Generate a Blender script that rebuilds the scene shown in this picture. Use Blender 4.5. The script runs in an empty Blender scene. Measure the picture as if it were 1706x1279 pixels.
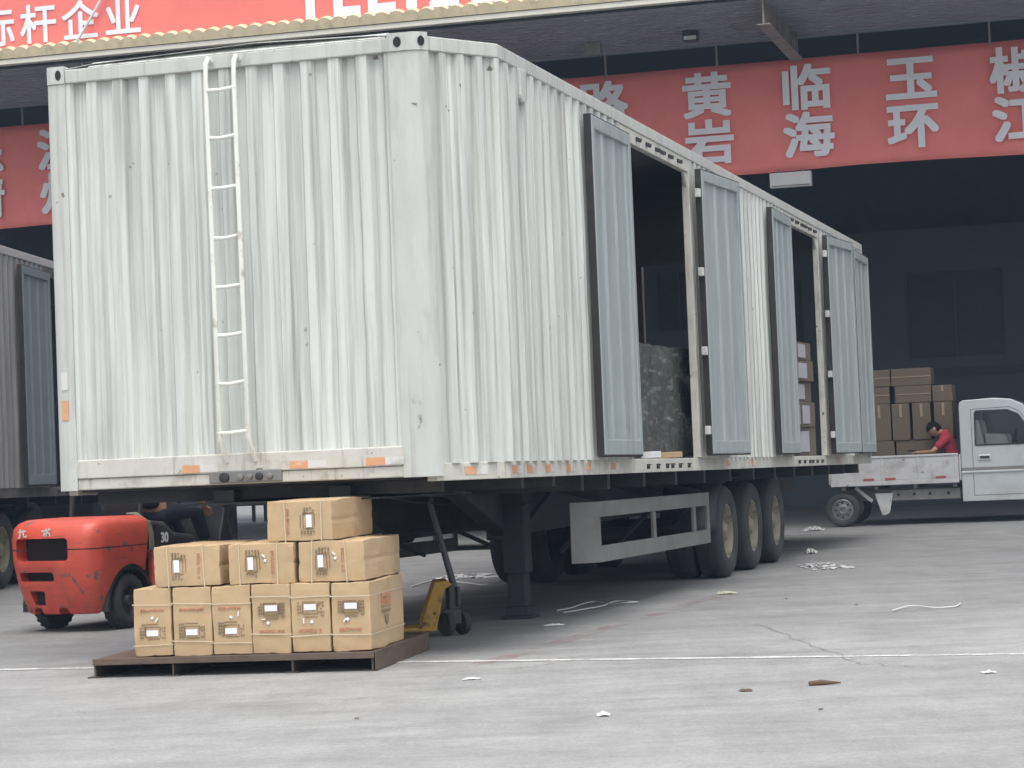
import bpy, bmesh, math, random
from mathutils import Vector, Matrix, noise
rnd = random.Random(7)
sc = bpy.context.scene
C = sc.collection
sin, cos, pi = math.sin, math.cos, math.pi

# ---------------------------------------------------------------- camera, world, sun, exposure
CAM_H = 1.38
PITCH, ROLL = 0.0293, -0.0436
camd = bpy.data.cameras.new('camera')
camd.sensor_width = 36.0
camd.lens = 36.0 * 3878.76 / 1706.0
camd.clip_start = 0.1
camd.clip_end = 1000.0
cam = bpy.data.objects.new('camera', camd)
C.objects.link(cam)
_f = Vector((0, cos(PITCH), sin(PITCH)))
_u0 = Vector((0, -sin(PITCH), cos(PITCH)))
_r0 = Vector((1, 0, 0))
_r = cos(ROLL) * _r0 + sin(ROLL) * _u0
_u = -sin(ROLL) * _r0 + cos(ROLL) * _u0
cam.matrix_world = Matrix(((_r.x, _u.x, -_f.x, 0), (_r.y, _u.y, -_f.y, 0), (_r.z, _u.z, -_f.z, CAM_H), (0, 0, 0, 1)))
sc.camera = cam

SUN_EL, SUN_AZ = math.radians(70), math.radians(176)      # azimuth of the sun clockwise from +Y (behind the camera)
w = bpy.data.worlds.new('World')
sc.world = w
w.use_nodes = True
nt = w.node_tree
bg = nt.nodes['Background']
sky = nt.nodes.new('ShaderNodeTexSky')
sky.sky_type = 'NISHITA'
sky.sun_disc = False
sky.sun_elevation = SUN_EL
sky.sun_rotation = SUN_AZ
sky.air_density = 1.0
sky.dust_density = 4.0
sky.ozone_density = 1.0
hs = nt.nodes.new('ShaderNodeHueSaturation')      # high thin overcast: far greyer than a clear sky
hs.inputs['Saturation'].default_value = 0.30
nt.links.new(sky.outputs[0], hs.inputs['Color'])
nt.links.new(hs.outputs[0], bg.inputs[0])
bg.inputs[1].default_value = 0.15
sl = bpy.data.lights.new('sun', 'SUN')
sl.energy = 0.8
sl.angle = math.radians(40)
sl.color = (1.0, 0.96, 0.90)
so = bpy.data.objects.new('sun', sl)
C.objects.link(so)
so.rotation_euler = Vector((sin(SUN_AZ) * cos(SUN_EL), cos(SUN_AZ) * cos(SUN_EL), sin(SUN_EL))).to_track_quat('Z', 'Y').to_euler()
sc.view_settings.view_transform = 'Standard'
sc.view_settings.look = 'None'
sc.view_settings.exposure = 0.96
sc.view_settings.gamma = 1.0
sc.render.engine = 'CYCLES'
sc.cycles.use_denoising = True
sc.cycles.max_bounces = 8

# ---------------------------------------------------------------- materials
def pm(name, col, rough=0.6, metal=0.0, var=0.12, scale=4.0, stretch=(1, 1, 1), dirt=None, dscale=1.5, dlo=0.52, dhi=0.7, dstretch=(1, 1, 1),
       spots=None, sscale=25.0, slo=0.68, bump=0.0, bscale=40.0, damt=1.0, coat=0.0, spec=0.5, bstretch=(1, 1, 1), bdist=0.02, streak=None, stscale=3.0, ststretch=(7, 7, 0.12), stlo=0.58, sthi=0.72, stamt=0.6):
    m = bpy.data.materials.new(name)
    m.use_nodes = True
    t = m.node_tree
    b = t.nodes['Principled BSDF']
    b.inputs['Roughness'].default_value = rough
    b.inputs['Metallic'].default_value = metal
    b.inputs['Specular IOR Level'].default_value = spec
    b.inputs['Coat Weight'].default_value = coat
    tc = t.nodes.new('ShaderNodeTexCoord')
    def nz(sc_, st, det=6.0, ro=0.6):
        mp = t.nodes.new('ShaderNodeMapping')
        mp.inputs['Scale'].default_value = st
        t.links.new(tc.outputs['Object'], mp.inputs[0])
        n = t.nodes.new('ShaderNodeTexNoise')
        n.inputs['Scale'].default_value = sc_
        n.inputs['Detail'].default_value = det
        n.inputs['Roughness'].default_value = ro
        t.links.new(mp.outputs[0], n.inputs['Vector'])
        return n.outputs['Fac']
    def ramp(src, lo, hi, c0=(0, 0, 0, 1), c1=(1, 1, 1, 1)):
        r = t.nodes.new('ShaderNodeValToRGB')
        r.color_ramp.elements[0].position = lo
        r.color_ramp.elements[1].position = hi
        r.color_ramp.elements[0].color = c0
        r.color_ramp.elements[1].color = c1
        t.links.new(src, r.inputs[0])
        return r.outputs[0]
    def mix(fac, a, c, amt=1.0):
        x = t.nodes.new('ShaderNodeMix')
        x.data_type = 'RGBA'
        if amt != 1.0:
            mm = t.nodes.new('ShaderNodeMath')
            mm.operation = 'MULTIPLY'
            mm.inputs[1].default_value = amt
            t.links.new(fac, mm.inputs[0])
            fac = mm.outputs[0]
        t.links.new(fac, x.inputs[0])
        t.links.new(a, x.inputs[6])
        if isinstance(c, tuple):
            x.inputs[7].default_value = (*c[:3], 1)
        else:
            t.links.new(c, x.inputs[7])
        return x.outputs[2]
    lo = tuple(max(0, c * (1 - var)) for c in col) + (1,)
    hi = tuple(min(1, c * (1 + var)) for c in col) + (1,)
    out = ramp(nz(scale, stretch), 0.3, 0.7, lo, hi)
    if dirt:
        out = mix(ramp(nz(dscale, dstretch, 8, 0.65), dlo, dhi), out, dirt, damt)
    if streak:
        out = mix(ramp(nz(stscale, ststretch, 6, 0.6), stlo, sthi), out, streak, stamt)
    if spots:
        out = mix(ramp(nz(sscale, (1, 1, 1), 3, 0.5), slo, slo + 0.05), out, spots)
    t.links.new(out, b.inputs['Base Color'])
    if bump:
        bn = t.nodes.new('ShaderNodeBump')
        bn.inputs['Strength'].default_value = bump
        bn.inputs['Distance'].default_value = bdist
        t.links.new(nz(bscale, bstretch, 5), bn.inputs['Height'])
        t.links.new(bn.outputs[0], b.inputs['Normal'])
    m['_'] = 1
    return m

M = {}
M['white'] = pm('trailer white paint', (0.580, 0.603, 0.567), 0.5, var=0.11, scale=0.9, stretch=(6, 6, 0.22), streak=(0.23, 0.222, 0.20), stlo=0.50, sthi=0.74, stamt=0.85, dirt=(0.33, 0.338, 0.325), dscale=1.6, dstretch=(5, 5, 0.28), dlo=0.44, dhi=0.76, damt=0.8,
                spots=(0.16, 0.13, 0.11), sscale=9, slo=0.725, bump=0.12, bscale=3, bstretch=(3, 3, 0.6))
M['ladder'] = pm('ladder white paint', (0.70, 0.70, 0.65), 0.5, var=0.06, scale=6, dirt=(0.35, 0.32, 0.26), dscale=7, dlo=0.58, dhi=0.72)
M['rail'] = pm('dirty rail paint', (0.50, 0.49, 0.44), 0.6, var=0.1, scale=5, streak=(0.20, 0.15, 0.11), ststretch=(9, 9, 0.8), stlo=0.57, sthi=0.72, stamt=0.65, dirt=(0.26, 0.23, 0.19), dscale=3.2, dlo=0.55, dhi=0.75, spots=(0.13, 0.09, 0.07), sscale=16, slo=0.70, bump=0.15, bscale=12)
M['post'] = pm('worn post paint', (0.475, 0.485, 0.455), 0.55, var=0.06, scale=3, stretch=(3, 3, 0.7), streak=(0.25, 0.235, 0.21), stlo=0.56, sthi=0.74, stamt=0.6, dirt=(0.27, 0.27, 0.255), dscale=2.2, dstretch=(2, 2, 0.6), dlo=0.52, dhi=0.80, damt=0.7, spots=(0.14, 0.1, 0.08), sscale=11, slo=0.725, bump=0.15, bscale=9)
M['leafgrey'] = pm('door inner grey', (0.315, 0.35, 0.352), 0.45, var=0.08, scale=2, stretch=(4, 4, 0.4), streak=(0.17, 0.175, 0.17), stamt=0.6, dirt=(0.2, 0.22, 0.22), dscale=2, dstretch=(5, 5, 0.4), dlo=0.5, dhi=0.8, bump=0.08, bscale=4)
M['seal'] = pm('black door seal', (0.022, 0.021, 0.022), 0.7, dirt=(0.06, 0.04, 0.035), dscale=4)
M['dark'] = pm('dark chassis steel', (0.022, 0.023, 0.028), 0.65, var=0.3, dirt=(0.05, 0.042, 0.035), dscale=2.5, bump=0.1, bscale=20)
M['shadeinside'] = pm('shade-dark trailer inside', (0.05, 0.05, 0.05), 0.8, var=0.2)
M['guard'] = pm('grey underrun guard', (0.175, 0.175, 0.17), 0.6, var=0.12, scale=3, dirt=(0.13, 0.12, 0.11), dscale=2.2, dlo=0.48, dhi=0.7, spots=(0.08, 0.05, 0.04), sscale=9, slo=0.72)
M['rubber'] = pm('tyre rubber', (0.032, 0.033, 0.035), 0.85, var=0.2, dirt=(0.085, 0.082, 0.075), dscale=3, dlo=0.5, dhi=0.8, damt=0.6, bump=0.1, bscale=30)
M['rim'] = pm('wheel rim paint', (0.23, 0.21, 0.15), 0.55, var=0.2, dirt=(0.07, 0.055, 0.045), dscale=5)
M['reflo'] = pm('orange reflector', (0.58, 0.30, 0.16), 0.4, var=0.1, dirt=(0.55, 0.45, 0.38), dscale=8, dlo=0.55, dhi=0.7)
M['reflw'] = pm('white reflector', (0.58, 0.575, 0.55), 0.35, var=0.08, dirt=(0.38, 0.36, 0.33), dscale=7, dlo=0.5, dhi=0.7)
M['concrete'] = None
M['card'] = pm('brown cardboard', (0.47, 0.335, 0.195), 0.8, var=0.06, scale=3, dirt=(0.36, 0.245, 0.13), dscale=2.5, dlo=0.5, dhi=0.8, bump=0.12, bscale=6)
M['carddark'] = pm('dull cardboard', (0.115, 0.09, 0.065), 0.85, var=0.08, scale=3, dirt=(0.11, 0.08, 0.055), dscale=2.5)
M['strap'] = pm('clear packing tape', (0.57, 0.47, 0.33), 0.3, var=0.06)
M['label'] = pm('white paper label', (0.74, 0.75, 0.77), 0.5, var=0.03)
M['ink'] = pm('black print', (0.25, 0.19, 0.12), 0.7, var=0.2)
M['redink'] = pm('red print', (0.50, 0.23, 0.14), 0.7, var=0.2, scale=30)
M['pallet'] = pm('brown steel pallet', (0.115, 0.083, 0.062), 0.5, metal=0.2, var=0.15, scale=3, stretch=(3, 3, 6), dirt=(0.06, 0.04, 0.03), dscale=3, bump=0.1, bscale=14)
M['palletdark'] = pm('pallet channel steel', (0.075, 0.06, 0.05), 0.55, metal=0.2, var=0.2, dirt=(0.16, 0.13, 0.1), dscale=5, dlo=0.58, dhi=0.75)
M['redpaint'] = pm('forklift red paint', (0.56, 0.078, 0.048), 0.42, var=0.1, scale=2.5, streak=(0.17, 0.07, 0.055), stscale=5, ststretch=(0.8, 0.8, 6), stlo=0.60, sthi=0.68, stamt=0.7, dirt=(0.33, 0.06, 0.042), dscale=3, dlo=0.48, dhi=0.75, spots=(0.13, 0.10, 0.085), sscale=8, slo=0.635, bump=0.12, bscale=18)
M['black'] = pm('black plastic', (0.022, 0.023, 0.026), 0.5, var=0.2, dirt=(0.05, 0.05, 0.05), dscale=4)
M['inside'] = pm('dark recess', (0.012, 0.012, 0.014), 0.8, var=0.2)
M['worn'] = pm('chipped white paint', (0.6, 0.57, 0.52), 0.7, var=0.15, scale=20)
M['yellow'] = pm('jack yellow paint', (0.46, 0.27, 0.035), 0.5, var=0.12, dirt=(0.14, 0.09, 0.03), dscale=7, dlo=0.5, dhi=0.65, spots=(0.05, 0.04, 0.03), sscale=22, slo=0.64)
M['jackgrey'] = pm('jack dark steel', (0.055, 0.055, 0.065), 0.45, metal=0.3, var=0.2, dirt=(0.1, 0.09, 0.09), dscale=6)
M['silver'] = pm('silver van paint', (0.49, 0.52, 0.53), 0.26, metal=0.35, var=0.03, coat=0.3, dirt=(0.33, 0.33, 0.31), dscale=1.3, dlo=0.5, dhi=0.85)
M['bedwhite'] = pm('truck bed paint', (0.42, 0.42, 0.42), 0.5, var=0.06, dirt=(0.27, 0.25, 0.23), dscale=3, dlo=0.52, dhi=0.72, spots=(0.16, 0.1, 0.08), sscale=9, slo=0.7)
M['greyvan'] = pm('dark grey van paint', (0.03, 0.034, 0.045), 0.4, var=0.06)
M['alloy'] = pm('wheel cover silver', (0.24, 0.24, 0.25), 0.4, metal=0.6, var=0.1)
M['glass'] = pm('cab window glass', (0.05, 0.055, 0.06), 0.06, var=0.02, spec=0.9)
M['seat'] = pm('light seat cover', (0.8, 0.78, 0.76), 0.8, var=0.1)
M['skin'] = pm('skin', (0.38, 0.21, 0.14), 0.55, var=0.05)
M['shirt'] = pm('red shirt cloth', (0.30, 0.025, 0.045), 0.85, var=0.12, bump=0.2, bscale=15)
M['navy'] = pm('navy work cloth', (0.025, 0.03, 0.05), 0.85, var=0.15, bump=0.2, bscale=15)
M['trouser'] = pm('dark trousers', (0.04, 0.04, 0.045), 0.85, var=0.15)
M['hair'] = pm('black hair', (0.008, 0.007, 0.008), 0.9, var=0.2, spec=0.1)
M['banner'] = pm('red banner cloth', (0.82, 0.225, 0.205), 0.65, var=0.05, scale=1.2, dirt=(0.70, 0.17, 0.155), dscale=0.8, dlo=0.45, dhi=0.8, bump=0.1, bscale=1.5)
M['topbanner'] = pm('bright red banner cloth', (0.80, 0.185, 0.155), 0.65, var=0.04, scale=1.2, dirt=(0.72, 0.165, 0.14), dscale=0.8, dlo=0.45, dhi=0.8, bump=0.1, bscale=1.5)
M['letter'] = pm('white lettering', (0.78, 0.78, 0.82), 0.6, var=0.04)
M['cream'] = pm('cream roof tile', (0.58, 0.50, 0.33), 0.65, var=0.08, scale=3, dirt=(0.34, 0.29, 0.19), dscale=4, dlo=0.55, dhi=0.75)
M['gutter'] = pm('pale gutter', (0.62, 0.60, 0.52), 0.5, var=0.06)
M['soffit'] = pm('grey ribbed soffit', (0.225, 0.24, 0.275), 0.55, var=0.08, scale=1.5, dirt=(0.16, 0.17, 0.195), dscale=0.8, dlo=0.5, dhi=0.75)
M['beam'] = pm('painted steel beam', (0.24, 0.225, 0.21), 0.6, var=0.1, dirt=(0.15, 0.11, 0.09), dscale=3)
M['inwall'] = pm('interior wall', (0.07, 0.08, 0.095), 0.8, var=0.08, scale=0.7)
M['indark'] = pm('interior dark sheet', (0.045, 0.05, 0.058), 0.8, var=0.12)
M['lamp'] = pm('white lamp housing', (0.62, 0.62, 0.61), 0.5, var=0.04)
M['film'] = pm('dark stretch film', (0.07, 0.078, 0.075), 0.12, var=0.3, scale=5, streak=(0.34, 0.36, 0.35), stscale=4, ststretch=(1, 1.1, 6), stlo=0.54, sthi=0.72, stamt=0.55, bump=0.8, bscale=4, bstretch=(1.5, 1.6, 3.0), spec=0.9, bdist=0.05)  # pale streaks are glints on the creases, painted into the colour
M['dulllabel'] = pm('dull carton label', (0.36, 0.36, 0.39), 0.6, var=0.1, scale=12)
M['paper'] = pm('white litter', (0.56, 0.56, 0.55), 0.6, var=0.08)
M['stick'] = pm('brown litter', (0.11, 0.07, 0.04), 0.8, var=0.2)
M['grease'] = pm('grease stain', (0.09, 0.087, 0.082), 0.6, var=0.3)

def concrete_mat():
    m = bpy.data.materials.new('yard concrete')
    m.use_nodes = True
    t = m.node_tree
    b = t.nodes['Principled BSDF']
    tc = t.nodes.new('ShaderNodeTexCoord')
    def nz(scale, st, det=8, ro=0.62, rz=0.0):
        mp = t.nodes.new('ShaderNodeMapping')
        mp.inputs['Scale'].default_value = st
        mp.inputs['Rotation'].default_value = (0, 0, rz)
        t.links.new(tc.outputs['Object'], mp.inputs[0])
        n = t.nodes.new('ShaderNodeTexNoise')
        n.inputs['Scale'].default_value = scale
        n.inputs['Detail'].default_value = det
        n.inputs['Roughness'].default_value = ro
        t.links.new(mp.outputs[0], n.inputs['Vector'])
        return n.outputs['Fac']
    def ramp(src, lo, hi, c0=(0, 0, 0, 1), c1=(1, 1, 1, 1)):
        r = t.nodes.new('ShaderNodeValToRGB')
        e = r.color_ramp.elements
        e[0].position, e[1].position = lo, hi
        e[0].color, e[1].color = c0, c1
        t.links.new(src, r.inputs[0])
        return r.outputs[0]
    def mul(a, c, f=1.0):
        x = t.nodes.new('ShaderNodeMix')
        x.data_type = 'RGBA'
        x.blend_type = 'MULTIPLY'
        x.inputs[0].default_value = f
        t.links.new(a, x.inputs[6])
        t.links.new(c, x.inputs[7])
        return x.outputs[2]
    base = ramp(nz(0.35, (1, 1, 1)), 0.3, 0.7, (0.275, 0.275, 0.272, 1), (0.345, 0.345, 0.338, 1))
    g = 0.84
    o = mul(base, ramp(nz(1.1, (0.45, 2.2, 1), 12, 0.74, 0.2), 0.36, 0.62, (g, g, g, 1), (1.06, 1.06, 1.06, 1)))
    o = mul(o, ramp(nz(0.9, (2.4, 0.4, 1), 8, 0.7, -0.5), 0.38, 0.58, (0.9, 0.9, 0.9, 1), (1, 1, 1, 1)))
    o = mul(o, ramp(nz(60, (1, 1, 1), 4), 0.3, 0.7, (0.80, 0.80, 0.80, 1), (1.14, 1.14, 1.14, 1)))
    o = mul(o, ramp(nz(22, (1, 1, 1), 6, 0.75), 0.3, 0.72, (0.82, 0.82, 0.815, 1), (1.12, 1.12, 1.12, 1)))
    o = mul(o, ramp(nz(2.2, (1, 1, 1), 9, 0.72), 0.34, 0.6, (0.86, 0.86, 0.855, 1), (1.04, 1.04, 1.04, 1)))
    o = mul(o, ramp(nz(7, (1, 1, 1), 4), 0.2, 0.42, (0.84, 0.84, 0.84, 1), (1, 1, 1, 1)))
    o = mul(o, ramp(nz(0.55, (1, 1.6, 1), 6, 0.6), 0.28, 0.42, (0.8, 0.8, 0.79, 1), (1, 1, 1, 1)))
    # darker in front of the hall: its shade painted in, with a ragged border
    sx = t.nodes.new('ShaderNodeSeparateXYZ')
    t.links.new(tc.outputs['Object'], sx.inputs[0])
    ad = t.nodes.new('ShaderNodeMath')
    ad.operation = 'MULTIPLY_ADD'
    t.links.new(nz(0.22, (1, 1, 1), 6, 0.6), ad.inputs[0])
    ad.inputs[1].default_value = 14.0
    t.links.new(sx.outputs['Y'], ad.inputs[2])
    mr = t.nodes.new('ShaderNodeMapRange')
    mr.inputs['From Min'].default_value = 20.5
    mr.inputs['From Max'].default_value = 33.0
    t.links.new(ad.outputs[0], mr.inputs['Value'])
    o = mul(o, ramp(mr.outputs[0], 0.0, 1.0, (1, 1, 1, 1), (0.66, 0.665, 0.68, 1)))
    t.links.new(o, b.inputs['Base Color'])
    r = ramp(nz(0.8, (1, 1, 1)), 0.3, 0.7, (0.55, 0.55, 0.55, 1), (0.85, 0.85, 0.85, 1))
    t.links.new(r, b.inputs['Roughness'])
    bn = t.nodes.new('ShaderNodeBump')
    bn.inputs['Strength'].default_value = 0.25
    bn.inputs['Distance'].default_value = 0.01
    t.links.new(nz(35, (1, 1, 1), 6), bn.inputs['Height'])
    t.links.new(bn.outputs[0], b.inputs['Normal'])
    return m
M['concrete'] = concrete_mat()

def worn_paint(name, col, lo, hi, scale=3.0, st=(1, 1, 1)):
    """painted ground marking worn through to the concrete under it"""
    m = bpy.data.materials.new(name)
    m.use_nodes = True
    t = m.node_tree
    b = t.nodes['Principled BSDF']
    b.inputs['Base Color'].default_value = (*col, 1)
    b.inputs['Roughness'].default_value = 0.7
    tc = t.nodes.new('ShaderNodeTexCoord')
    mp = t.nodes.new('ShaderNodeMapping')
    mp.inputs['Scale'].default_value = st
    n = t.nodes.new('ShaderNodeTexNoise')
    n.inputs['Scale'].default_value = scale
    n.inputs['Detail'].default_value = 10
    n.inputs['Roughness'].default_value = 0.75
    r = t.nodes.new('ShaderNodeValToRGB')
    r.color_ramp.elements[0].position = lo
    r.color_ramp.elements[1].position = hi
    t.links.new(tc.outputs['Object'], mp.inputs[0])
    t.links.new(mp.outputs[0], n.inputs['Vector'])
    t.links.new(n.outputs['Fac'], r.inputs[0])
    tr = t.nodes.new('ShaderNodeBsdfTransparent')
    mx = t.nodes.new('ShaderNodeMixShader')
    t.links.new(r.outputs[0], mx.inputs[0])
    t.links.new(tr.outputs[0], mx.inputs[1])
    t.links.new(b.outputs[0], mx.inputs[2])
    t.links.new(mx.outputs[0], t.nodes['Material Output'].inputs[0])
    return m

# ---------------------------------------------------------------- mesh helpers
class MB:
    def __init__(s):
        s.v, s.f = [], []
    def add(s, vs, fs, mtx=None):
        o = len(s.v)
        for p in vs:
            p = Vector(p)
            s.v.append(mtx @ p if mtx else p)
        s.f += [tuple(i + o for i in f) for f in fs]
        return s
    def box(s, x0, x1, y0, y1, z0, z1, mtx=None):
        vs = [(x, y, z) for z in (z0, z1) for y in (y0, y1) for x in (x0, x1)]
        return s.add(vs, [(0, 2, 3, 1), (4, 5, 7, 6), (0, 1, 5, 4), (2, 6, 7, 3), (0, 4, 6, 2), (1, 3, 7, 5)], mtx)
    def bar(s, p, q, a, b=None, up=(0, 0, 1)):
        """square bar from p to q, a wide and b tall"""
        b = b or a
        p, q = Vector(p), Vector(q)
        d = (q - p).normalized()
        x = d.cross(Vector(up))
        if x.length < 1e-4:
            x = Vector((1, 0, 0))
        x.normalize()
        y = x.cross(d)
        vs = [e + x * (i * a / 2) + y * (j * b / 2) for e in (p, q) for i, j in ((-1, -1), (1, -1), (1, 1), (-1, 1))]
        return s.add(vs, [(3, 2, 1, 0), (4, 5, 6, 7), (0, 1, 5, 4), (1, 2, 6, 5), (2, 3, 7, 6), (3, 0, 4, 7)])
    def tube(s, pts, r, n=8, cap=True):
        pts = [Vector(p) for p in pts]
        rs = r if isinstance(r, (list, tuple)) else [r] * len(pts)
        vs, fs = [], []
        ref = None
        for i, p in enumerate(pts):
            d = (pts[min(i + 1, len(pts) - 1)] - pts[max(i - 1, 0)]).normalized()
            if ref is None:
                ref = d.orthogonal().normalized()
            x = (ref - d * ref.dot(d)).normalized()
            y = d.cross(x)
            ref = x
            vs += [p + (x * cos(2 * pi * k / n) + y * sin(2 * pi * k / n)) * rs[i] for k in range(n)]
        for i in range(len(pts) - 1):
            fs += [(i * n + k, i * n + (k + 1) % n, (i + 1) * n + (k + 1) % n, (i + 1) * n + k) for k in range(n)]
        if cap:
            fs += [tuple(range(n - 1, -1, -1)), tuple(range((len(pts) - 1) * n, len(pts) * n))]
        return s.add(vs, fs)
    def lathe(s, prof, n=32, mtx=None, close=False):
        """prof: (radius, x) pairs turned about the X axis"""
        vs = [(x, r * cos(2 * pi * k / n), r * sin(2 * pi * k / n)) for r, x in prof for k in range(n)]
        m = len(prof)
        fs = []
        for i in range(m if close else m - 1):
            j = (i + 1) % m
            fs += [(i * n + k, i * n + (k + 1) % n, j * n + (k + 1) % n, j * n + k) for k in range(n)]
        if not close:
            fs += [tuple(range(n - 1, -1, -1)), tuple(range((m - 1) * n, m * n))]
        return s.add(vs, fs, mtx)
    def prism(s, pts, a0, a1, axis='x', mtx=None):
        """polygon pts extruded along an axis: x: pts=(y,z); y: pts=(x,z); z: pts=(x,y)"""
        n = len(pts)
        def P(p, a):
            return {'x': (a, p[0], p[1]), 'y': (p[0], a, p[1]), 'z': (p[0], p[1], a)}[axis]
        vs = [P(p, a0) for p in pts] + [P(p, a1) for p in pts]
        fs = [tuple(range(n - 1, -1, -1)), tuple(range(n, 2 * n))] + [(i, (i + 1) % n, n + (i + 1) % n, n + i) for i in range(n)]
        return s.add(vs, fs, mtx)
    def strip(s, line, z0, z1, wob=0.0, nz=1):
        """vertical sheet standing on a plan polyline"""
        n = len(line)
        vs, fs = [], []
        for k in range(nz + 1):
            z = z0 + (z1 - z0) * k / nz
            for p in line:
                q = Vector((p[0] * 1.4 + 3.1, p[1] * 1.4, z * 1.1))
                o = (noise.noise(q) + 0.5 * noise.noise(q * 2.7)) * wob if wob and 0 < k < nz else 0.0
                vs.append((p[0] + o, p[1] + o * 0.7, z))
        for k in range(nz):
            fs += [(k * n + i, k * n + i + 1, (k + 1) * n + i + 1, (k + 1) * n + i) for i in range(n - 1)]
        return s.add(vs, fs)
    def build(s, name, mat, parent=None, bevel=0.0, smooth=False, loc=None, rot=None, solid=0.0, fix=True, seg=2, angle=35):
        me = bpy.data.meshes.new(name)
        me.from_pydata([tuple(p) for p in s.v], [], s.f)
        if fix:
            bm = bmesh.new()
            bm.from_mesh(me)
            bmesh.ops.recalc_face_normals(bm, faces=bm.faces)
            bm.to_mesh(me)
            bm.free()
        me.materials.append(mat)
        if smooth:
            me.polygons.foreach_set('use_smooth', [True] * len(me.polygons))
            try:
                me.set_sharp_from_angle(angle=math.radians(angle))
            except Exception:
                pass
        o = bpy.data.objects.new(name, me)
        C.objects.link(o)
        if parent:
            o.parent = parent
        if loc:
            o.location = loc
        if rot:
            o.rotation_euler = rot
        if solid:
            md = o.modifiers.new('solid', 'SOLIDIFY')
            md.thickness = solid
            md.offset = 0
        if bevel:
            md = o.modifiers.new('bevel', 'BEVEL')
            md.width = bevel
            md.segments = seg
            md.limit_method = 'ANGLE'
            md.angle_limit = math.radians(40)
        return o

def thing(name, label, cat, loc=(0, 0, 0), rot=(0, 0, 0), group=None, kind=None):
    o = bpy.data.objects.new(name, None)
    C.objects.link(o)
    o.location = loc
    o.rotation_euler = rot
    o['label'] = label
    o['category'] = cat
    if group:
        o['group'] = group
    if kind:
        o['kind'] = kind
    return o
def tag(o, label, cat, group=None, kind=None):
    o['label'] = label
    o['category'] = cat
    if group:
        o['group'] = group
    if kind:
        o['kind'] = kind
    return o
def struct(o):
    o['kind'] = 'structure'
    return o
def copy_tree(o, parent=None):
    c = o.copy()
    C.objects.link(c)
    if parent:
        c.parent = parent
    for ch in [x for x in bpy.data.objects if x.parent == o]:
        copy_tree(ch, c)
    return c

def text_mesh(body, size, bold=0.03, depth=0.006):
    """glyph outline thickened by overlaying slightly shifted copies"""
    cu = bpy.data.curves.new('lettering', 'FONT')
    cu.body = body
    cu.size = 1.0
    tmp = bpy.data.objects.new('lettering', cu)
    C.objects.link(tmp)
    bpy.context.view_layer.update()
    me = bpy.data.meshes.new_from_object(tmp.evaluated_get(bpy.context.evaluated_depsgraph_get()))
    bpy.data.objects.remove(tmp)
    bpy.data.curves.remove(cu)
    xs = [v.co.x for v in me.vertices]
    ys = [v.co.y for v in me.vertices]
    cx, cy = (min(xs) + max(xs)) / 2, (min(ys) + max(ys)) / 2
    base = [((v.co.x - cx) * size, (v.co.y - cy) * size) for v in me.vertices]
    polys = [tuple(p.vertices) for p in me.polygons]
    bpy.data.meshes.remove(me)
    vs, fs = [], []
    sh = [(0, 0)] + [(i * bold * size, j * bold * size) for i in (-1, 0, 1) for j in (-1, 0, 1) if i or j]
    for k, (dx, dy) in enumerate(sh):
        o = len(vs)
        vs += [(x + dx, y + dy, 0.0006 * k) for x, y in base]
        fs += [tuple(i + o for i in p) for p in polys]
    out = bpy.data.meshes.new('lettering')
    out.from_pydata(vs, [], fs)
    return out
def letter(body, size, parent, x, y, z, mat, sx=1.0, sz=1.0, bold=0.03, name='lettering'):
    """a character standing upright in the XZ plane facing -Y, centred at (x, z)"""
    me = text_mesh(body, size, bold)
    me.materials.clear()
    me.materials.append(mat)
    o = bpy.data.objects.new(name, me)
    C.objects.link(o)
    o.parent = parent
    o.location = (x, y, z)
    o.rotation_euler = (pi / 2, 0, 0)
    o.scale = (sx, sz, 1)
    return o

# ---------------------------------------------------------------- ground
g = MB()
g.add([(-95, -40, 0), (95, -40, 0), (95, 140, 0), (-95, 140, 0)], [(0, 1, 2, 3)])
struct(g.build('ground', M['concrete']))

def ground_strip(name, pts, wd, mat, z=0.004):
    b = MB()
    vs = []
    for i, p in enumerate(pts):
        p = Vector((p[0], p[1], z))
        a = Vector((*pts[max(i - 1, 0)][:2], z))
        c = Vector((*pts[min(i + 1, len(pts) - 1)][:2], z))
        d = (c - a).normalized()
        nrm = Vector((-d.y, d.x, 0))
        ww = wd[i] if isinstance(wd, (list, tuple)) else wd
        vs += [p + nrm * ww / 2, p - nrm * ww / 2]
    b.add(vs, [(2 * i, 2 * i + 1, 2 * i + 3, 2 * i + 2) for i in range(len(pts) - 1)])
    return struct(b.build(name, mat, fix=False))
ground_strip('white_road_marking', [(-6.0, 17.2), (-3.71, 16.51), (-0.70, 15.67), (3.2, 14.34), (6, 13.4)], 0.085, worn_paint('worn white line', (0.62, 0.62, 0.6), 0.40, 0.56, 3.0))
ground_strip('red_road_marking', [(-0.35, 15.2), (0.0, 16.03), (0.95, 18.75), (1.9, 21.5)], 0.16, worn_paint('worn red line', (0.32, 0.15, 0.14), 0.48, 0.86, 2.0))
def wander(p, q, n, amp, seed):
    r = random.Random(seed)
    p, q = Vector(p), Vector(q)
    d = (q - p)
    nr = Vector((-d.y, d.x)).normalized()
    off, out = 0, []
    for i in range(n + 1):
        off = off * 0.8 + r.uniform(-amp, amp)
        e = p + d * i / n + nr * off
        out.append((e.x, e.y))
    return out
crackm = pm('ground crack', (0.19, 0.185, 0.17), 0.9, var=0.3)
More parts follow.
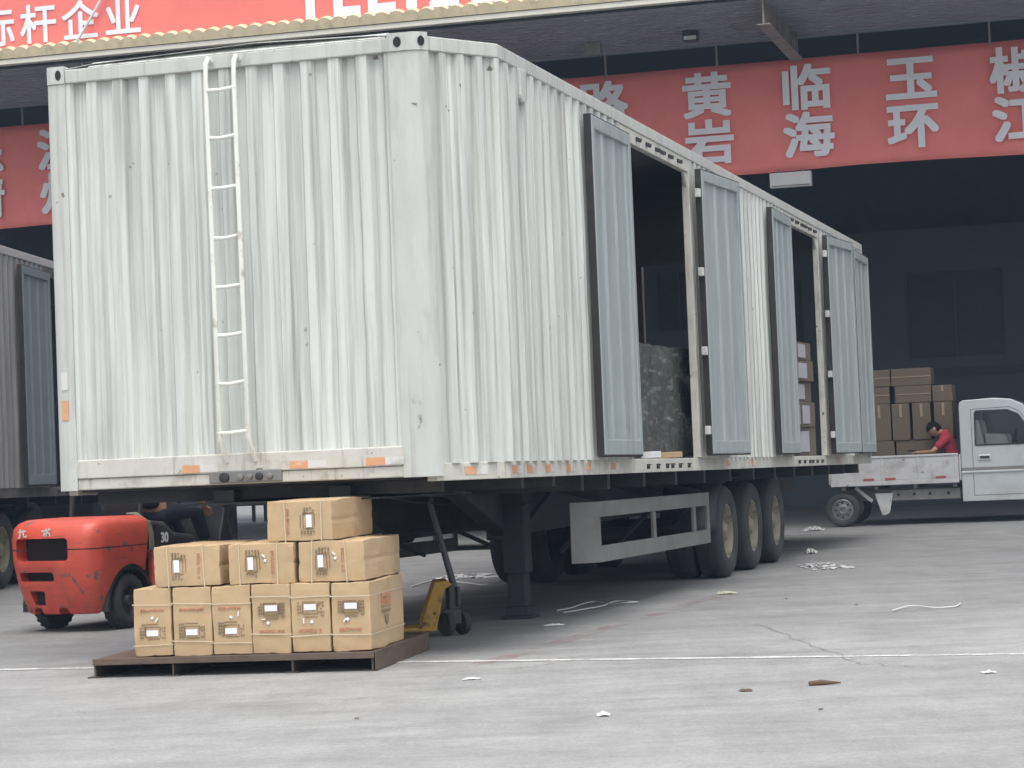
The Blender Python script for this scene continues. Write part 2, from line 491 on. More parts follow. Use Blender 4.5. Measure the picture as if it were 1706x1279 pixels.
for nm, p, q, k in (('ground_crack', (1.78, 17.6), (2.05, 14.3), 1), ('ground_crack', (0.1, 15.3), (0.45, 15.6), 2), ('ground_crack', (-0.1, 14.9), (0.42, 15.35), 3), ('ground_crack', (2.05, 14.3), (2.3, 13.9), 4)):
    ground_strip(nm, wander(p, q, 22, 0.03, k), 0.007, crackm, 0.005)

tm = worn_paint('old tyre mark', (0.10, 0.10, 0.10), 0.60, 0.86, 1.4)
for p, q, k in (((-6, 11.6), (7, 16.4), 11), ((-6, 12.0), (7, 17.0), 12), ((-3, 9.5), (6, 11.8), 13), ((1.2, 12), (4.6, 27), 14), ((-4, 13.2), (6, 12.2), 15)):
    ground_strip('tyre_mark', wander(p, q, 26, 0.05, k), 0.17, tm, 0.0045)

# ---------------------------------------------------------------- warehouse
THB = 0.262
wh = thing('warehouse', 'open fronted warehouse with grey ribbed canopy and dark loading hall', 'warehouse', rot=(0, 0, -THB))
DC, DB, DW = 34.1, 37.86, 51.8
AL, AR = -46.0, 16.0
# canopy roof edge: corrugated tiles seen from their lower ends
b = MB()
prof = []
x = AL
while x < AR:
    prof.append(x)
    x += 0.02
vs, fs = [], []
for i, x in enumerate(prof):
    dz = 0.055 * abs(sin(pi * x / 0.235)) ** 0.7
    for (yy, zz) in ((DC - 0.12, 8.06), (DC - 0.16, 8.17 + dz), (DC + 0.1, 8.27 + dz)):
        vs.append((x, yy, zz))
for i in range(len(prof) - 1):
    for k in range(2):
        fs.append((3 * i + k, 3 * i + 3 + k, 3 * i + 4 + k, 3 * i + 1 + k))
b.add(vs, fs)
b.build('roof_tiles', M['cream'], wh, smooth=True)
MB().box(AL, AR, DC - 0.1, DC + 0.05, 7.97, 8.058).build('gutter', M['gutter'], wh, bevel=0.01)
# soffit: ribbed sheet, ribs parallel to the edge
b = MB()
n = 16
line = []
for i in range(n):
    y0 = DC + 0.06 + i * (3.85 / n)
    st = 3.85 / n
    line += [(y0, 7.93), (y0 + st * 0.55, 7.93), (y0 + st * 0.62, 7.99), (y0 + st * 0.92, 7.99)]
vs = [(xx, y, z) for xx in (AL, AR) for y, z in line]
m_ = len(line)
b.add(vs, [(i, i + 1, m_ + i + 1, m_ + i) for i in range(m_ - 1)])
b.build('soffit', M['soffit'], wh)
MB().box(AL, AR, DC + 0.05, DW + 3, 8.30, 8.5).build('roof', M['indark'], wh)
for k, a in enumerate((-27.07, -16.07, -5.07, 5.93)):
    b = MB()
    b.box(a - 0.10, a + 0.10, DC + 0.08, DB - 0.12, 7.545, 7.565)
    b.box(a - 0.012, a + 0.012, DC + 0.08, DB - 0.12, 7.566, 7.93)
    b.box(a - 0.012, a + 0.10, DC + 1.9, DC + 1.915, 7.567, 7.925)
    b.box(a - 0.012, a + 0.10, DC + 3.0, DC + 3.015, 7.567, 7.925)
    b.build('beam', M['beam'], wh)
for a in (-30, -13, 2.5):
    MB().box(a - 0.2, a + 0.2, DB + 0.1, DB + 0.5, 0, 8.29).build('column', M['inwall'], wh, bevel=0.01)
# hall walls, back wall with the far doorway
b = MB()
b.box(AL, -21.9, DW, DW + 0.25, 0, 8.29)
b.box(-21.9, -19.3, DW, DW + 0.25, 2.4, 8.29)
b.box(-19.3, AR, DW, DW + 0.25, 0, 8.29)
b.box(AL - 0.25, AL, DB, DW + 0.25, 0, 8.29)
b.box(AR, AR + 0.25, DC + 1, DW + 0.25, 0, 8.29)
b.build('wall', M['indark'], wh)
b = MB()
for a in (-21.4, -20.9, -20.4, -20.1, -19.75, -19.5):
    b.box(a - 0.035, a + 0.035, DW + 0.05, DW + 0.12, 0, 2.4)
b.box(-21.9, -19.3, DW + 0.06, DW + 0.11, 0.38, 0.43)
b.build('gate_bars', M['black'], wh)
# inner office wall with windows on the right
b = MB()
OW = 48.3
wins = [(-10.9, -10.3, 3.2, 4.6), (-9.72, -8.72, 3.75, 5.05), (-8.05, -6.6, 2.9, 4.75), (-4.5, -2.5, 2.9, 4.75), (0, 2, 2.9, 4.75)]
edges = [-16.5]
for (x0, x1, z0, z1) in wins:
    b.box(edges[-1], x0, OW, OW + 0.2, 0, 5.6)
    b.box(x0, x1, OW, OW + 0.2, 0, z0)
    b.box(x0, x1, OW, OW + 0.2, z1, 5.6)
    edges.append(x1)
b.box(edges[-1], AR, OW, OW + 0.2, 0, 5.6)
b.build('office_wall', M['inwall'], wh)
MB().box(-16.5, AR, OW - 0.05, OW - 0.003, 2.55, 2.72).build('wall_band', M['indark'], wh)
for (x0, x1, z0, z1) in wins:
    b = MB()
    for xx in (x0, (x0 + x1) / 2 - 0.02, x1 - 0.04):
        b.box(xx, xx + 0.04, OW + 0.03, OW + 0.08, z0, z1)
    for zz in (z0, z1 - 0.04):
        b.box(x0 + 0.041, x1 - 0.041, OW + 0.035, OW + 0.075, zz, zz + 0.04)
    fr = b.build('window', M['inwall'], wh)
    MB().box(x0, x1, OW + 0.1, OW + 0.11, z0, z1).build('pane', M['indark'], fr)

# top banner above the roof edge
bt = thing('roof_banner', 'long bright red banner with white characters mounted above the cream roof edge', 'banner', rot=(0, 0, -THB))
MB().box(-30, -1.0, DC - 0.02, DC + 0.02, 8.22, 9.9).build('banner_sheet', M['topbanner'], bt)
for ch, a in zip('标杆企业', (-17.50, -16.76, -16.02, -15.28)):
    letter(ch, 0.66, bt, a, DC - 0.03, 8.60, M['letter'], bold=0.018)
for ch, a, wd in (('T', -12.12, 1), ('E', -11.52, 1), ('L', -10.95, 1)):
    letter(ch, 0.95, bt, a, DC - 0.03, 8.60, M['letter'], bold=0.035)
letter(':', 0.95, bt, -10.47, DC - 0.03, 8.50, M['letter'], bold=0.035)
for a in (-9.95, -9.28):
    letter('2', 0.95, bt, a, DC - 0.03, 8.61, M['letter'], bold=0.035)
b = MB()
b.tube([(-16.06, DC - 0.14, 8.20), (-15.35, DC - 0.08, 9.25)], 0.022, 8)
b.build('stay_rod', M['lamp'], bt)

def hung_banner(label, x0, x1, chars, rods):
    t = thing('hanging_banner', label, 'banner', rot=(0, 0, -THB), group='red banners across the hall opening')
    # slightly rippled cloth
    b = MB()
    nx, nzz = max(8, int((x1 - x0) / 0.10)), 12
    vs = []
    for j in range(nzz + 1):
        for i in range(nx + 1):
            xx = x0 + (x1 - x0) * i / nx
            zz = 5.78 + 1.82 * j / nzz
            yy = DB + 0.05 * noise.noise(Vector((xx * 0.8, zz * 0.9, 3.1))) + 0.016 * noise.noise(Vector((xx * 3.2, zz * 1.1, 8.1)))
            if j == 0:
                zz += 0.015 * sin(xx * 1.3)
            vs.append((xx, yy, zz))
    b.add(vs, [(j * (nx + 1) + i, j * (nx + 1) + i + 1, (j + 1) * (nx + 1) + i + 1, (j + 1) * (nx + 1) + i) for j in range(nzz) for i in range(nx)])
    b.build('banner_sheet', M['banner'], t, smooth=True, solid=0.006)
    for (top, bot, a) in chars:
        for ch, zz in ((top, 7.12), (bot, 6.34)):
            letter(ch, 0.765, t, a, DB - 0.075, zz, M['letter'], sx=1.12, bold=0.028)
    for a in rods:
        MB().tube([(a, DB, 7.55), (a, DB, 8.0)], 0.02, 6).build('hanger_rod', M['beam'], t)
    return t
hung_banner('dull red hanging banner right of the white trailer with stacked white characters in columns', -12.2, 4.5,
            [('路', '桥', -8.35), ('黄', '岩', -6.60), ('临', '海', -4.95), ('玉', '环', -3.27), ('椒', '江', -1.60)], (-10.6, -8.3, -6.42, -4.1, -2.0, 0.2))
hung_banner('dull red hanging banner at left edge with partly hidden white characters', -26.0, -14.5,
            [('乐', '清', -19.78), ('温', '州', -18.28)], (-24, -21.5, -19, -16.5))

t = thing('light_fixture', 'white rectangular light fixture hanging just under the red banner', 'light fixture', rot=(0, 0, -THB))
MB().box(-5.62, -4.94, DB - 0.12, DB + 0.02, 5.50, 5.745).build('housing', M['lamp'], t, bevel=0.012)
MB().box(-5.59, -4.97, DB - 0.126, DB - 0.121, 5.515, 5.535).build('trim', M['beam'], t)
b = MB()
b.box(-5.5, -5.46, DB - 0.06, DB - 0.04, 5.745, 5.80).box(-5.1, -5.06, DB - 0.06, DB - 0.04, 5.745, 5.80)
b.build('bracket', M['beam'], t)
for (a, d, lb) in ((-6.55, DC + 2.2, 'small square lamp with pale face under grey canopy left of the steel beam'), (-8.2, DC + 2.5, 'small dark square lamp under grey canopy above trailer roof')):
    t = thing('canopy_lamp', lb, 'lamp', (a * cos(THB) + d * sin(THB), -a * sin(THB) + d * cos(THB), 7.93), (0, 0, -THB), group='small lamps under the canopy')
    MB().box(-0.12, 0.12, -0.09, 0.09, -0.17, 0).build('housing', M['beam'] if a < -8 else M['black'], t, bevel=0.01)
    MB().box(-0.10, 0.10, -0.097, -0.091, -0.15, -0.09).build('lamp_face', M['lamp'] if a > -8 else M['beam'], t)

# ---------------------------------------------------------------- box trailer
W, L = 3.17, 16.55
AX, AY = -0.394, -0.577        # front corner of the right chamfer
ZT, ZR, ZB = 4.12, 1.325, 1.21
def ribs(p, q, period, depth, side=1, f=0.5):
    """plan polyline of a trapezoid corrugated sheet from p to q; ribs step inward (side=+1: to the left of the direction)"""
    p, q = Vector(p), Vector(q)
    d = q - p
    ln = d.length
    d.normalize()
    nr = Vector((-d.y, d.x)) * side
    n = max(1, round(ln / period))
    pr = ln / n
    out = [p]
    for i in range(n):
        s0 = i * pr
        for (u, o) in ((0.16, 0), (0.28, 1), (0.28 + f * 0.8, 1), (0.40 + f * 0.8, 0)):
            out.append(p + d * (s0 + u * pr) + nr * (depth * o))
    out.append(q)
    return [(v.x, v.y) for v in out]

def door_leaf(root, u, v, ang, side, z0=1.36, z1=4.02, wd=1.22, edge_white=False):
    """leaf hinged at trailer (v,u); local x runs from the hinge to the free edge, inner face on local side*y"""
    s = side
    T = 0.07
    rot = -pi / 2 if s > 0 else pi / 2
    rot += -ang if s < 0 else ang
    b = MB()
    def bx(x0, x1, a, c, zz0, zz1):
        y0, y1 = sorted((a * s, c * s))
        b.box(x0, x1, y0, y1, zz0, zz1)
    h = 0.07
    bx(0, h, 0, T, z0, z1)
    bx(wd - h, wd, 0, T, z0, z1)
    bx(h, wd - h, 0, T, z1 - 0.10, z1)
    bx(h, wd - h, 0, T, z0, z0 + 0.12)
    leaf = b.build('door_leaf', M['leafgrey'], root, loc=(v, u, 0), rot=(0, 0, rot), bevel=0.006)
    b = MB()
    line = ribs((h, s * 0.052), (wd - h, s * 0.052), 0.36, 0.015, side=-s, f=0.9)
    b.strip(line, z0 + 0.12, z1 - 0.10, 0.007, 14)
    b.build('inner_panel', M['leafgrey'], leaf, solid=0.003)
    b = MB()
    for x0, x1 in ((-0.014, -0.002), (wd + 0.002, wd + 0.014)):
        y0, y1 = sorted((0.004 * s, (T - 0.008) * s))
        b.box(x0, x1, y0, y1, z0 - 0.01, z1 + 0.01)
    y0, y1 = sorted((0.006 * s, (T - 0.01) * s))
    b.box(0, wd, y0, y1, z0 - 0.016, z0 - 0.003)
    b.box(0, wd, y0, y1, z1 + 0.003, z1 + 0.012)
    b.build('seal', M['seal'], leaf)
    # lock rods on the outer face
    b = MB()
    for xx in (wd - 0.25,):
        b.tube([(xx, -0.02 * s, z0), (xx, -0.02 * s, z1)], 0.013, 8)
    b.build('lock_rod', M['dark'], leaf)
    if side < 0:
        for k in range(4):
            zz = z0 + 0.22 + k * (z1 - z0 - 0.44) / 3
            b = MB()
            y0, y1 = sorted((0.015 * s, 0.062 * s))
            b.box(-0.075, -0.016, y0, y1, zz - 0.04, zz + 0.04)
            b.build('hinge', M['reflw'], leaf, bevel=0.006)
    return leaf

def trailer_wheel(root, u, v, dual=True):
    """wheel with its outer face at lateral v"""
    R, wd = 0.475, 0.27
    t = bpy.data.objects.new('wheel', None)
    C.objects.link(t)
    t.parent = root
    t.location = (v, u, 0.0066 + 0.0114 * u + R)
    sgn = 1 if v > -1.5 else -1
    prof = [(0.28, 0.0), (0.30, 0.012), (0.36, 0.022), (0.43, 0.014), (0.462, -0.012), (0.475, -0.045), (0.475, -0.115), (0.466, -0.118), (0.466, -0.128), (0.475, -0.131), (0.475, -0.215), (0.455, -0.25), (0.40, -0.27), (0.30, -0.265), (0.28, -0.25)]
    b = MB()
    for off in ((0,) if not dual else (0, -0.31)):
        b.lathe([(r, sgn * (x + off)) for r, x in prof], 40, close=True)
    b.build('tyre', M['rubber'], t, smooth=True)
    b = MB()
    b.lathe([(r, sgn * x) for r, x in [(0.281, -0.005), (0.268, -0.004), (0.255, -0.03), (0.245, -0.10), (0.20, -0.135), (0.135, -0.125), (0.125, -0.05), (0.085, -0.035), (0.075, -0.01), (0.01, -0.01), (0.01, -0.25), (0.281, -0.25)]], 32, close=True)
    for k in range(10):
        a = 2 * pi * k / 10
        b.tube([(sgn * -0.13, 0.165 * cos(a), 0.165 * sin(a)), (sgn * -0.09, 0.165 * cos(a), 0.165 * sin(a))], 0.014, 6)
    b.build('rim', M['rim'], t, smooth=True)
    return t

def make_trailer():
    r = thing('box_trailer', 'tall dirty white corrugated box trailer with front ladder and open grey side doors', 'trailer',
              (-0.0196, 16.016, -0.0066), (-0.0114, 0, -0.2985))
    # sheets -------------------------------------------------
    DX = -3.146             # lateral of the far front corner (hardly cut)
    b = MB()
    b.strip(ribs((AX - 0.20, AY + 0.012), (DX + 0.11, AY + 0.012), 0.2, 0.045, side=-1, f=0.5), ZR + 0.13, ZT, 0.007, 18)
    b.build('front_wall', M['white'], r, solid=0.004)
    c0 = Vector((AX, AY)) + (Vector((0, 0)) - Vector((AX, AY))).normalized() * 0.06
    MB().strip(ribs((c0.x, c0.y), (0, 0), 0.155, 0.035, side=1, f=0.55), ZR, ZT, 0.006, 18).build('corner_panel', M['white'], r, solid=0.004)
    MB().strip(ribs((DX - 0.015, c0.y), (-W, 0), 0.155, 0.035, side=-1, f=0.55), ZR, ZT).build('corner_panel', M['white'], r, solid=0.004)
    segs = [(0.0, 3.34), (6.02, 10.72), (13.12, L)]
    for a, c in segs:
        MB().strip(ribs((0, a), (0, c), 0.205, 0.036, side=1, f=0.55), ZR, ZT, 0.006, 18).build('side_wall', M['white'], r, solid=0.004)
    b = MB()
    b.strip(ribs((-W, 0), (-W, L), 0.205, 0.036, side=-1, f=0.55), ZR, ZT)
    b.build('side_wall', M['white'], r, solid=0.004)
    # added dark lining: the shade inside is put into its colour
    b = MB()
    e = 0.055
    for a, c in segs:
        b.box(-e - 0.02, -e, a + 0.03, c - 0.002, ZR, ZT - 0.02)
    b.box(-W + e, -W + e + 0.02, 0, L - 0.05, ZR, ZT - 0.02)
    b.box(-W + 0.06, -0.4, -0.50, -0.48, ZR, ZT - 0.02)
    b.box(-W + 0.06, -0.06, 0, L - 0.05, ZT - 0.02, ZT)
    b.add([(-0.06, 0, ZR), (-0.42, -0.49, ZR), (-0.42, -0.49, ZT), (-0.06, 0, ZT)], [(0, 1, 2, 3)])
    b.add([(-W + 0.06, 0, ZR), (-W + 0.08, -0.49, ZR), (-W + 0.08, -0.49, ZT), (-W + 0.06, 0, ZT)], [(0, 1, 2, 3)])
    b.build('shade_lining', M['shadeinside'], r)
    # rails --------------------------------------------------
    def ring(y_in, z0, z1, wd):
        pass
    b = MB()
    th = 0.07
    b.prism([(0.006, -0.003), (-th, -0.02), (-th, L), (0.006, L)], ZT + 0.001, ZT + 0.10, 'z')
    b.prism([(-W - 0.006, -0.003), (-W - 0.006, L), (-W + th, L), (-W + th, -0.02)], ZT + 0.001, ZT + 0.10, 'z')
    b.prism([(0.006, -0.0035), (AX + 0.050, AY + 0.055), (AX + 0.0, AY + 0.14), (-th, 0.02)], ZT + 0.001, ZT + 0.10, 'z')
    b.prism([(-W - 0.006, -0.0035), (DX - 0.022, AY + 0.06), (DX + 0.05, AY + 0.06), (-W + th, 0.02)], ZT + 0.001, ZT + 0.10, 'z')
    b.prism([(AX - 0.10, AY - 0.004), (AX - 0.10, AY + 0.07), (DX + 0.12, AY + 0.07), (DX + 0.12, AY - 0.004)], ZT + 0.001, ZT + 0.10, 'z')
    b.build('top_rail', M['post'], r, bevel=0.008)
    b = MB()
    b.box(-0.10, -0.028, 0.02, L, ZB, ZR + 0.003)
    b.box(-W + 0.028, -W + 0.10, 0.02, L, ZB, ZR + 0.003)
    b.prism([(0.0 - 0.028, 0.021), (AX + 0.02, AY + 0.05), (AX - 0.07, AY + 0.10), (-0.10, 0.04)], ZB + 0.0, ZR + 0.003, 'z')
    b.prism([(-W + 0.028, 0.021), (DX + 0.0, AY + 0.09), (DX + 0.07, AY + 0.10), (-W + 0.10, 0.04)], ZB + 0.0, ZR + 0.003, 'z')
    b.build('bottom_rail', M['rail'], r, bevel=0.006)
    b = MB()
    x0, x1 = DX + 0.12, AX - 0.2
    b.box(x0, x1, AY + 0.002, AY + 0.10, ZB + 0.035, ZB + 0.112)
    b.box(x0, x1, AY - 0.012, AY + 0.10, ZB + 0.114, ZR + 0.13)
    b.build('front_rail', M['rail'], r, bevel=0.008)
    # roof
    b = MB()
    vs = []
    n = 240
    for i in range(n + 1):
        y = AY + 0.02 + (L - AY - 0.02) * i / n
        hx = 0.02 if y > 0 else 0.02 - y / -AY * AX * -1 * -1
        inset = 0.02 if y > 0 else 0.02 + (-y) / (-AY) * (-AX)
        dz = 0.03 * (0.5 + 0.5 * sin(2 * pi * i / 4))
        for (xx, zz) in ((-inset, ZT + 0.101), (-inset - 0.3, ZT + 0.112 + dz), (-W / 2, ZT + 0.145 + dz), (-W + 0.35, ZT + 0.112 + dz), (-W + 0.05, ZT + 0.101)):
            vs.append((xx, y, zz))
    b.add(vs, [(5 * i + k, 5 * i + k + 1, 5 * i + 6 + k, 5 * i + 5 + k) for i in range(n) for k in range(4)])
    b.build('roof', M['white'], r, solid=0.004)
    MB().prism([(AY + 0.0, ZT + 0.102), (AY + 0.09, ZT + 0.15), (AY + 0.13, ZT + 0.15), (AY + 0.13, ZT + 0.102)], DX + 0.30, AX - 0.22, 'x').build('roof_lip', M['white'], r)
    b = MB()
    b.prism([(-0.105, L - 0.02), (-0.105, 0.05), (AX - 0.09, AY + 0.12), (DX + 0.09, AY + 0.12), (-W + 0.105, 0.05), (-W + 0.105, L - 0.02)], ZB + 0.02, ZR + 0.006, 'z')
    b.build('floor', M['shadeinside'], r)
    # corner posts: rounded in plan, flaring into the chamfer
    def post(sx):
        X = AX if sx > 0 else DX
        pts = [(X - sx * 0.20, AY + 0.06), (X - sx * 0.20, AY - 0.004), (X - sx * 0.10, AY - 0.006), (X - sx * 0.03, AY + 0.002), (X + sx * 0.02, AY + 0.02), (X + sx * 0.05, AY + 0.05), (X + sx * 0.065, AY + 0.075), (X - sx * 0.0, AY + 0.13)]
        if sx < 0:
            pts = [(X + 0.12, AY + 0.06), (X + 0.12, AY - 0.004), (X + 0.05, AY - 0.006), (X - 0.01, AY + 0.0), (X - 0.022, AY + 0.012), (X - 0.024, AY + 0.075), (X + 0.03, AY + 0.13)]
        zb = ZB + 0.033
        pb = MB().prism(pts, zb, ZT + 0.0, 'z').build('corner_post', M['post'], r, smooth=True, angle=50)
        cast = [(a + (0.006 if a > X else -0.006) * 0, c - 0.01) for a, c in pts]
        b = MB().prism(cast, ZT + 0.002, ZT + 0.125, 'z')
        k = b.build('corner_casting', M['post'], r, smooth=True, angle=50)
        b = MB()
        def oval(cx, cy, dx, dy, hw, hh):
            nonlocal b
            d = Vector((dx, dy, 0)).normalized()
            nn = Vector((d.y, -d.x, 0))
            c = Vector((cx, cy, ZT + 0.062))
            vs = []
            for e in (-0.002, 0.004):
                vs += [c + d * hw * cos(a) + Vector((0, 0, hh * sin(a))) + nn * e for a in [2 * pi * i / 16 for i in range(16)]]
            b.add(vs, [tuple(range(15, -1, -1)), tuple(range(16, 32))] + [(i, (i + 1) % 16, 16 + (i + 1) % 16, 16 + i) for i in range(16)])
        if sx > 0:
            oval(X - 0.125, AY - 0.0155, 1, 0, 0.028, 0.036)
            b.build('casting_hole', M['inside'], k)
            b = MB()
            oval(X + 0.033, AY + 0.021, 0.65, 0.76, 0.026, 0.034)
        else:
            oval(X + 0.075, AY - 0.0155, 1, 0, 0.022, 0.036)
        b.build('casting_hole', M['inside'], k)
    post(1)
    post(-1)
    for xx in (-0.07, -W):
        MB().box(xx, xx + 0.07, L + 0.002, L + 0.10, ZB, ZT + 0.1).build('rear_post', M['post'], r, bevel=0.01)
    # door posts and headers
    for (a, c) in ((3.34, 6.02), (10.72, 13.12)):
        b = MB()
        b.box(-0.07, -0.002, a + 0.002, a + 0.07, ZR + 0.005, ZT)
        b.box(-0.07, -0.002, c - 0.10, c - 0.002, ZR + 0.005, ZT)
        b.box(-0.068, -0.004, a + 0.071, c - 0.101, ZT - 0.12, ZT)
        for e, q in ((a + 0.071, 1), (c - 0.101, -1)):
            b.add([(-0.05, e, ZT - 0.121), (-0.05, e + q * 0.10, ZT - 0.121), (-0.05, e, ZT - 0.26), (-0.02, e, ZT - 0.121), (-0.02, e + q * 0.10, ZT - 0.121), (-0.02, e, ZT - 0.26)], [(0, 1, 2), (3, 5, 4), (0, 3, 4, 1), (1, 4, 5, 2), (2, 5, 3, 0)])
        b.build('door_frame', M['rail'], r, bevel=0.005)
        mid = (a + c) / 2
        for q in (-0.75, -0.4, -0.05, 0.15, 0.45, 0.8):
            MB().bar((-0.004, mid + q, ZT - 0.06), (0.03, mid + q + 0.05, ZT - 0.075), 0.022, 0.03).build('door_keeper', M['dark'], r)
            MB().box(-0.0275, 0.0, mid + q, mid + q + 0.06, ZR - 0.055, ZR - 0.043).box(-0.0275, 0.0, mid + q, mid + q + 0.012, ZR - 0.085, ZR - 0.0555).build('door_keeper', M['dark'], r)
    door_leaf(r, 3.40, 0.012, 0.0, 1)
    door_leaf(r, 5.98, 0.045, 0.09, -1)
    door_leaf(r, 10.78, 0.012, 0.015, 1)
    door_leaf(r, 13.08, 0.045, 0.10, -1)
    door_leaf(r, 16.56, 0.02, 0.02, 1, wd=1.40)
    # small vent boss on the side sheet
    b = MB()
    pts = [(0.45, ZT)] + [(0.45 + 0.0, 3.93)] + [(0.53 + 0.08 * cos(pi + a * pi / 8), 3.93 + 0.05 * sin(pi + a * pi / 8)) for a in range(1, 8)] + [(0.61, 3.93), (0.61, ZT)]
    b.prism(pts, 0.0, 0.03, 'x')
    b.build('vent_cover', M['white'], r, bevel=0.008)
    # ladder ------------------------------------------------
    xl, xr, yl = AX - 1.50, AX - 1.29, AY - 0.10
    b = MB()
    for xx in (xl, xr):
        b.tube([(xx, AY - 0.01, 4.17), (xx, AY - 0.06, 4.185), (xx, yl, 4.14), (xx, yl - 0.005, 4.05), (xx + 0.015, yl - 0.02, 2.6), (xx + 0.012, yl - 0.005, 1.56), (xx + 0.018, AY - 0.05, 1.46), (xx + 0.02, AY - 0.012, 1.40)], 0.017, 8)
    lad = b.build('ladder', M['ladder'], r, smooth=True)
    for z in (3.96, 3.63, 3.28, 2.94, 2.60, 2.27, 1.94, 1.60):
        f = (4.1 - z) / 2.6
        MB().tube([(xl - 0.002, yl - 0.008, z - 0.004), ((xl + xr) / 2, yl - 0.014, z + rnd.uniform(-0.012, 0.0)), (xr + 0.014, yl - 0.008, z + 0.006)], 0.014, 8).build('rung', M['ladder'], lad, smooth=True)
    # service panel in the front rail
    b = MB()
    b.box(xl - 0.12, xl + 0.42, AY - 0.020, AY + 0.02, ZB + 0.042, ZB + 0.128)
    sp = b.build('service_panel', M['guard'], r, bevel=0.01)
    for k, (q, rr) in enumerate(((0.02, 0.034), (0.14, 0.024), (0.21, 0.02), (0.28, 0.026), (0.36, 0.02))):
        MB().lathe([(rr, 0.0), (rr, 0.03), (rr * 0.7, 0.034)], 14, Matrix.Translation((xl - 0.02 + q, AY - 0.014, ZB + 0.082)) @ Matrix.Rotation(-pi / 2, 4, 'Z')).build('coupling', M['dark'] if k % 3 == 0 else M['guard'], sp, smooth=True)
    # reflective strips -----------------------------------
    def refl(cx, wd, zc, h, orange=True, front=True, y=None, keep=0.5):
        if front:
            o = MB().box(cx, cx + wd * keep, AY - 0.0165, AY - 0.0125, zc - h / 2, zc + h / 2).build('reflector_strip', M['reflo'], r)
            MB().box(cx + wd * keep + 0.001, cx + wd, AY - 0.0163, AY - 0.0126, zc - h / 2, zc + h / 2).build('white_half', M['reflw'], o)
        else:
            o = MB().box(-0.0276, -0.0236, y, y + wd * keep, zc - h / 2, zc + h / 2).build('reflector_strip', M['reflo'], r)
            MB().box(-0.0275, -0.0238, y + wd * keep + 0.001, y + wd, zc - h / 2, zc + h / 2).build('white_half', M['reflw'], o)
    for cx in (AX - 0.46, AX - 1.02, AX - 1.82):
        refl(cx, 0.27, ZR + 0.035, 0.052)
    MB().box(AX - 0.15, AX - 0.04, AY - 0.0098, AY - 0.0088, 1.42, 1.80).build('grime_patch', worn_paint('post grime', (0.13, 0.13, 0.13), 0.56, 0.95, 9, (1, 1, 0.5)), r)
    MB().box(DX + 0.02, DX + 0.07, AY - 0.0105, AY - 0.007, 1.74, 1.88).build('reflector_strip', M['reflo'], r)
    p0, p1 = Vector((AX + 0.02, AY + 0.05)), Vector((-0.028, 0.021))
    dd = (p1 - p0).normalized()
    nn_ = Vector((dd.y, -dd.x)) * 0.0035
    for q0, q1, mm, nm in ((0.24, 0.34, 'reflo', 'reflector_strip'), (0.341, 0.44, 'reflw', 'reflector_strip')):
        a_, c_ = p0 + dd * q0, p0 + dd * q1
        MB().prism([(a_ + nn_ * 0.2)[:], (c_ + nn_ * 0.2)[:], (c_ + nn_)[:], (a_ + nn_)[:]], ZB + 0.035, ZB + 0.09, 'z').build(nm, M[mm], r)
    MB().box(DX + 0.02, DX + 0.07, AY - 0.0105, AY - 0.007, 1.953, 2.08).build('reflector_strip', M['reflw'], r)
    for y in (0.06, 0.42, 0.88, 1.42, 2.0, 2.75, 7.2, 8.4, 14.0):
        refl(0, 0.24, ZB + 0.062, 0.055, front=False, y=y)
    # chassis ------------------------------------------------
    b = MB()
    for x in (-1.15, -W + 1.15):
        b.box(x - 0.08, x + 0.08, -0.35, 2.0, ZB - 0.09, ZB - 0.002)
        b.prism([(2.0, ZB - 0.002), (L, ZB - 0.002), (L, ZB - 0.35), (3.3, ZB - 0.48), (2.0, ZB - 0.091)], x - 0.08, x + 0.08, 'x')
    for y in (-0.2, 0.6, 1.4, 2.2, 3.0, 4.2, 5.4, 6.6, 7.8, 9.0, 10.2, 11.4, 12.6, 13.8, 15.0, 16.2):
        b.box(-W + 0.12, -0.12 if y > 0 else -0.45, y - 0.04, y + 0.04, ZB - (0.12 if y > 1.5 else 0.075), ZB + 0.018)
    b.build('chassis', M['dark'], r, bevel=0.005)
    MB().box(-W / 2 - 0.75, -W / 2 + 0.75, -0.4, 1.6, ZB - 0.105, ZB - 0.0915).build('kingpin_plate', M['dark'], r)
    # landing legs
    for x in (-0.99, -W + 0.99):
        gz = 0.0066 + 0.0114 * 3.3
        b = MB()
        b.box(x - 0.095, x + 0.095, 3.13, 3.33, 0.42, ZB - 0.003)
        b.box(x - 0.075, x + 0.075, 3.15, 3.31, gz + 0.1, 0.419)
        b.bar((x, 3.33, 0.75), (x, 4.4, ZB - 0.1), 0.05)
        b.box(x - 0.12, x + 0.12, 3.11, 3.35, 0.98, 1.0)
        leg = b.build('landing_leg', M['dark'], r, bevel=0.008)
        MB().box(x - 0.13, x + 0.13, 3.10, 3.36, gz, gz + 0.025).box(x - 0.10, x + 0.10, 3.125, 3.335, gz + 0.026, gz + 0.10).build('foot', M['dark'], leg, bevel=0.004)
    b = MB()
    b.tube([(-W + 0.99, 3.23, 0.80), (-0.99, 3.23, 0.80)], 0.022, 8)
    b.build('leg_shaft', M['dark'], r)
    b = MB()
    b.tube([(-1.0, 0.9, ZB - 0.09), (-1.25, 2.4, 1.08), (-1.2, 3.1, 0.85)], 0.014, 6)
    b.tube([(-1.3, 0.9, ZB - 0.09), (-1.5, 2.0, 1.06), (-1.45, 3.1, 1.0)], 0.012, 6)
    b.build('air_hose', M['black'], r, smooth=True)
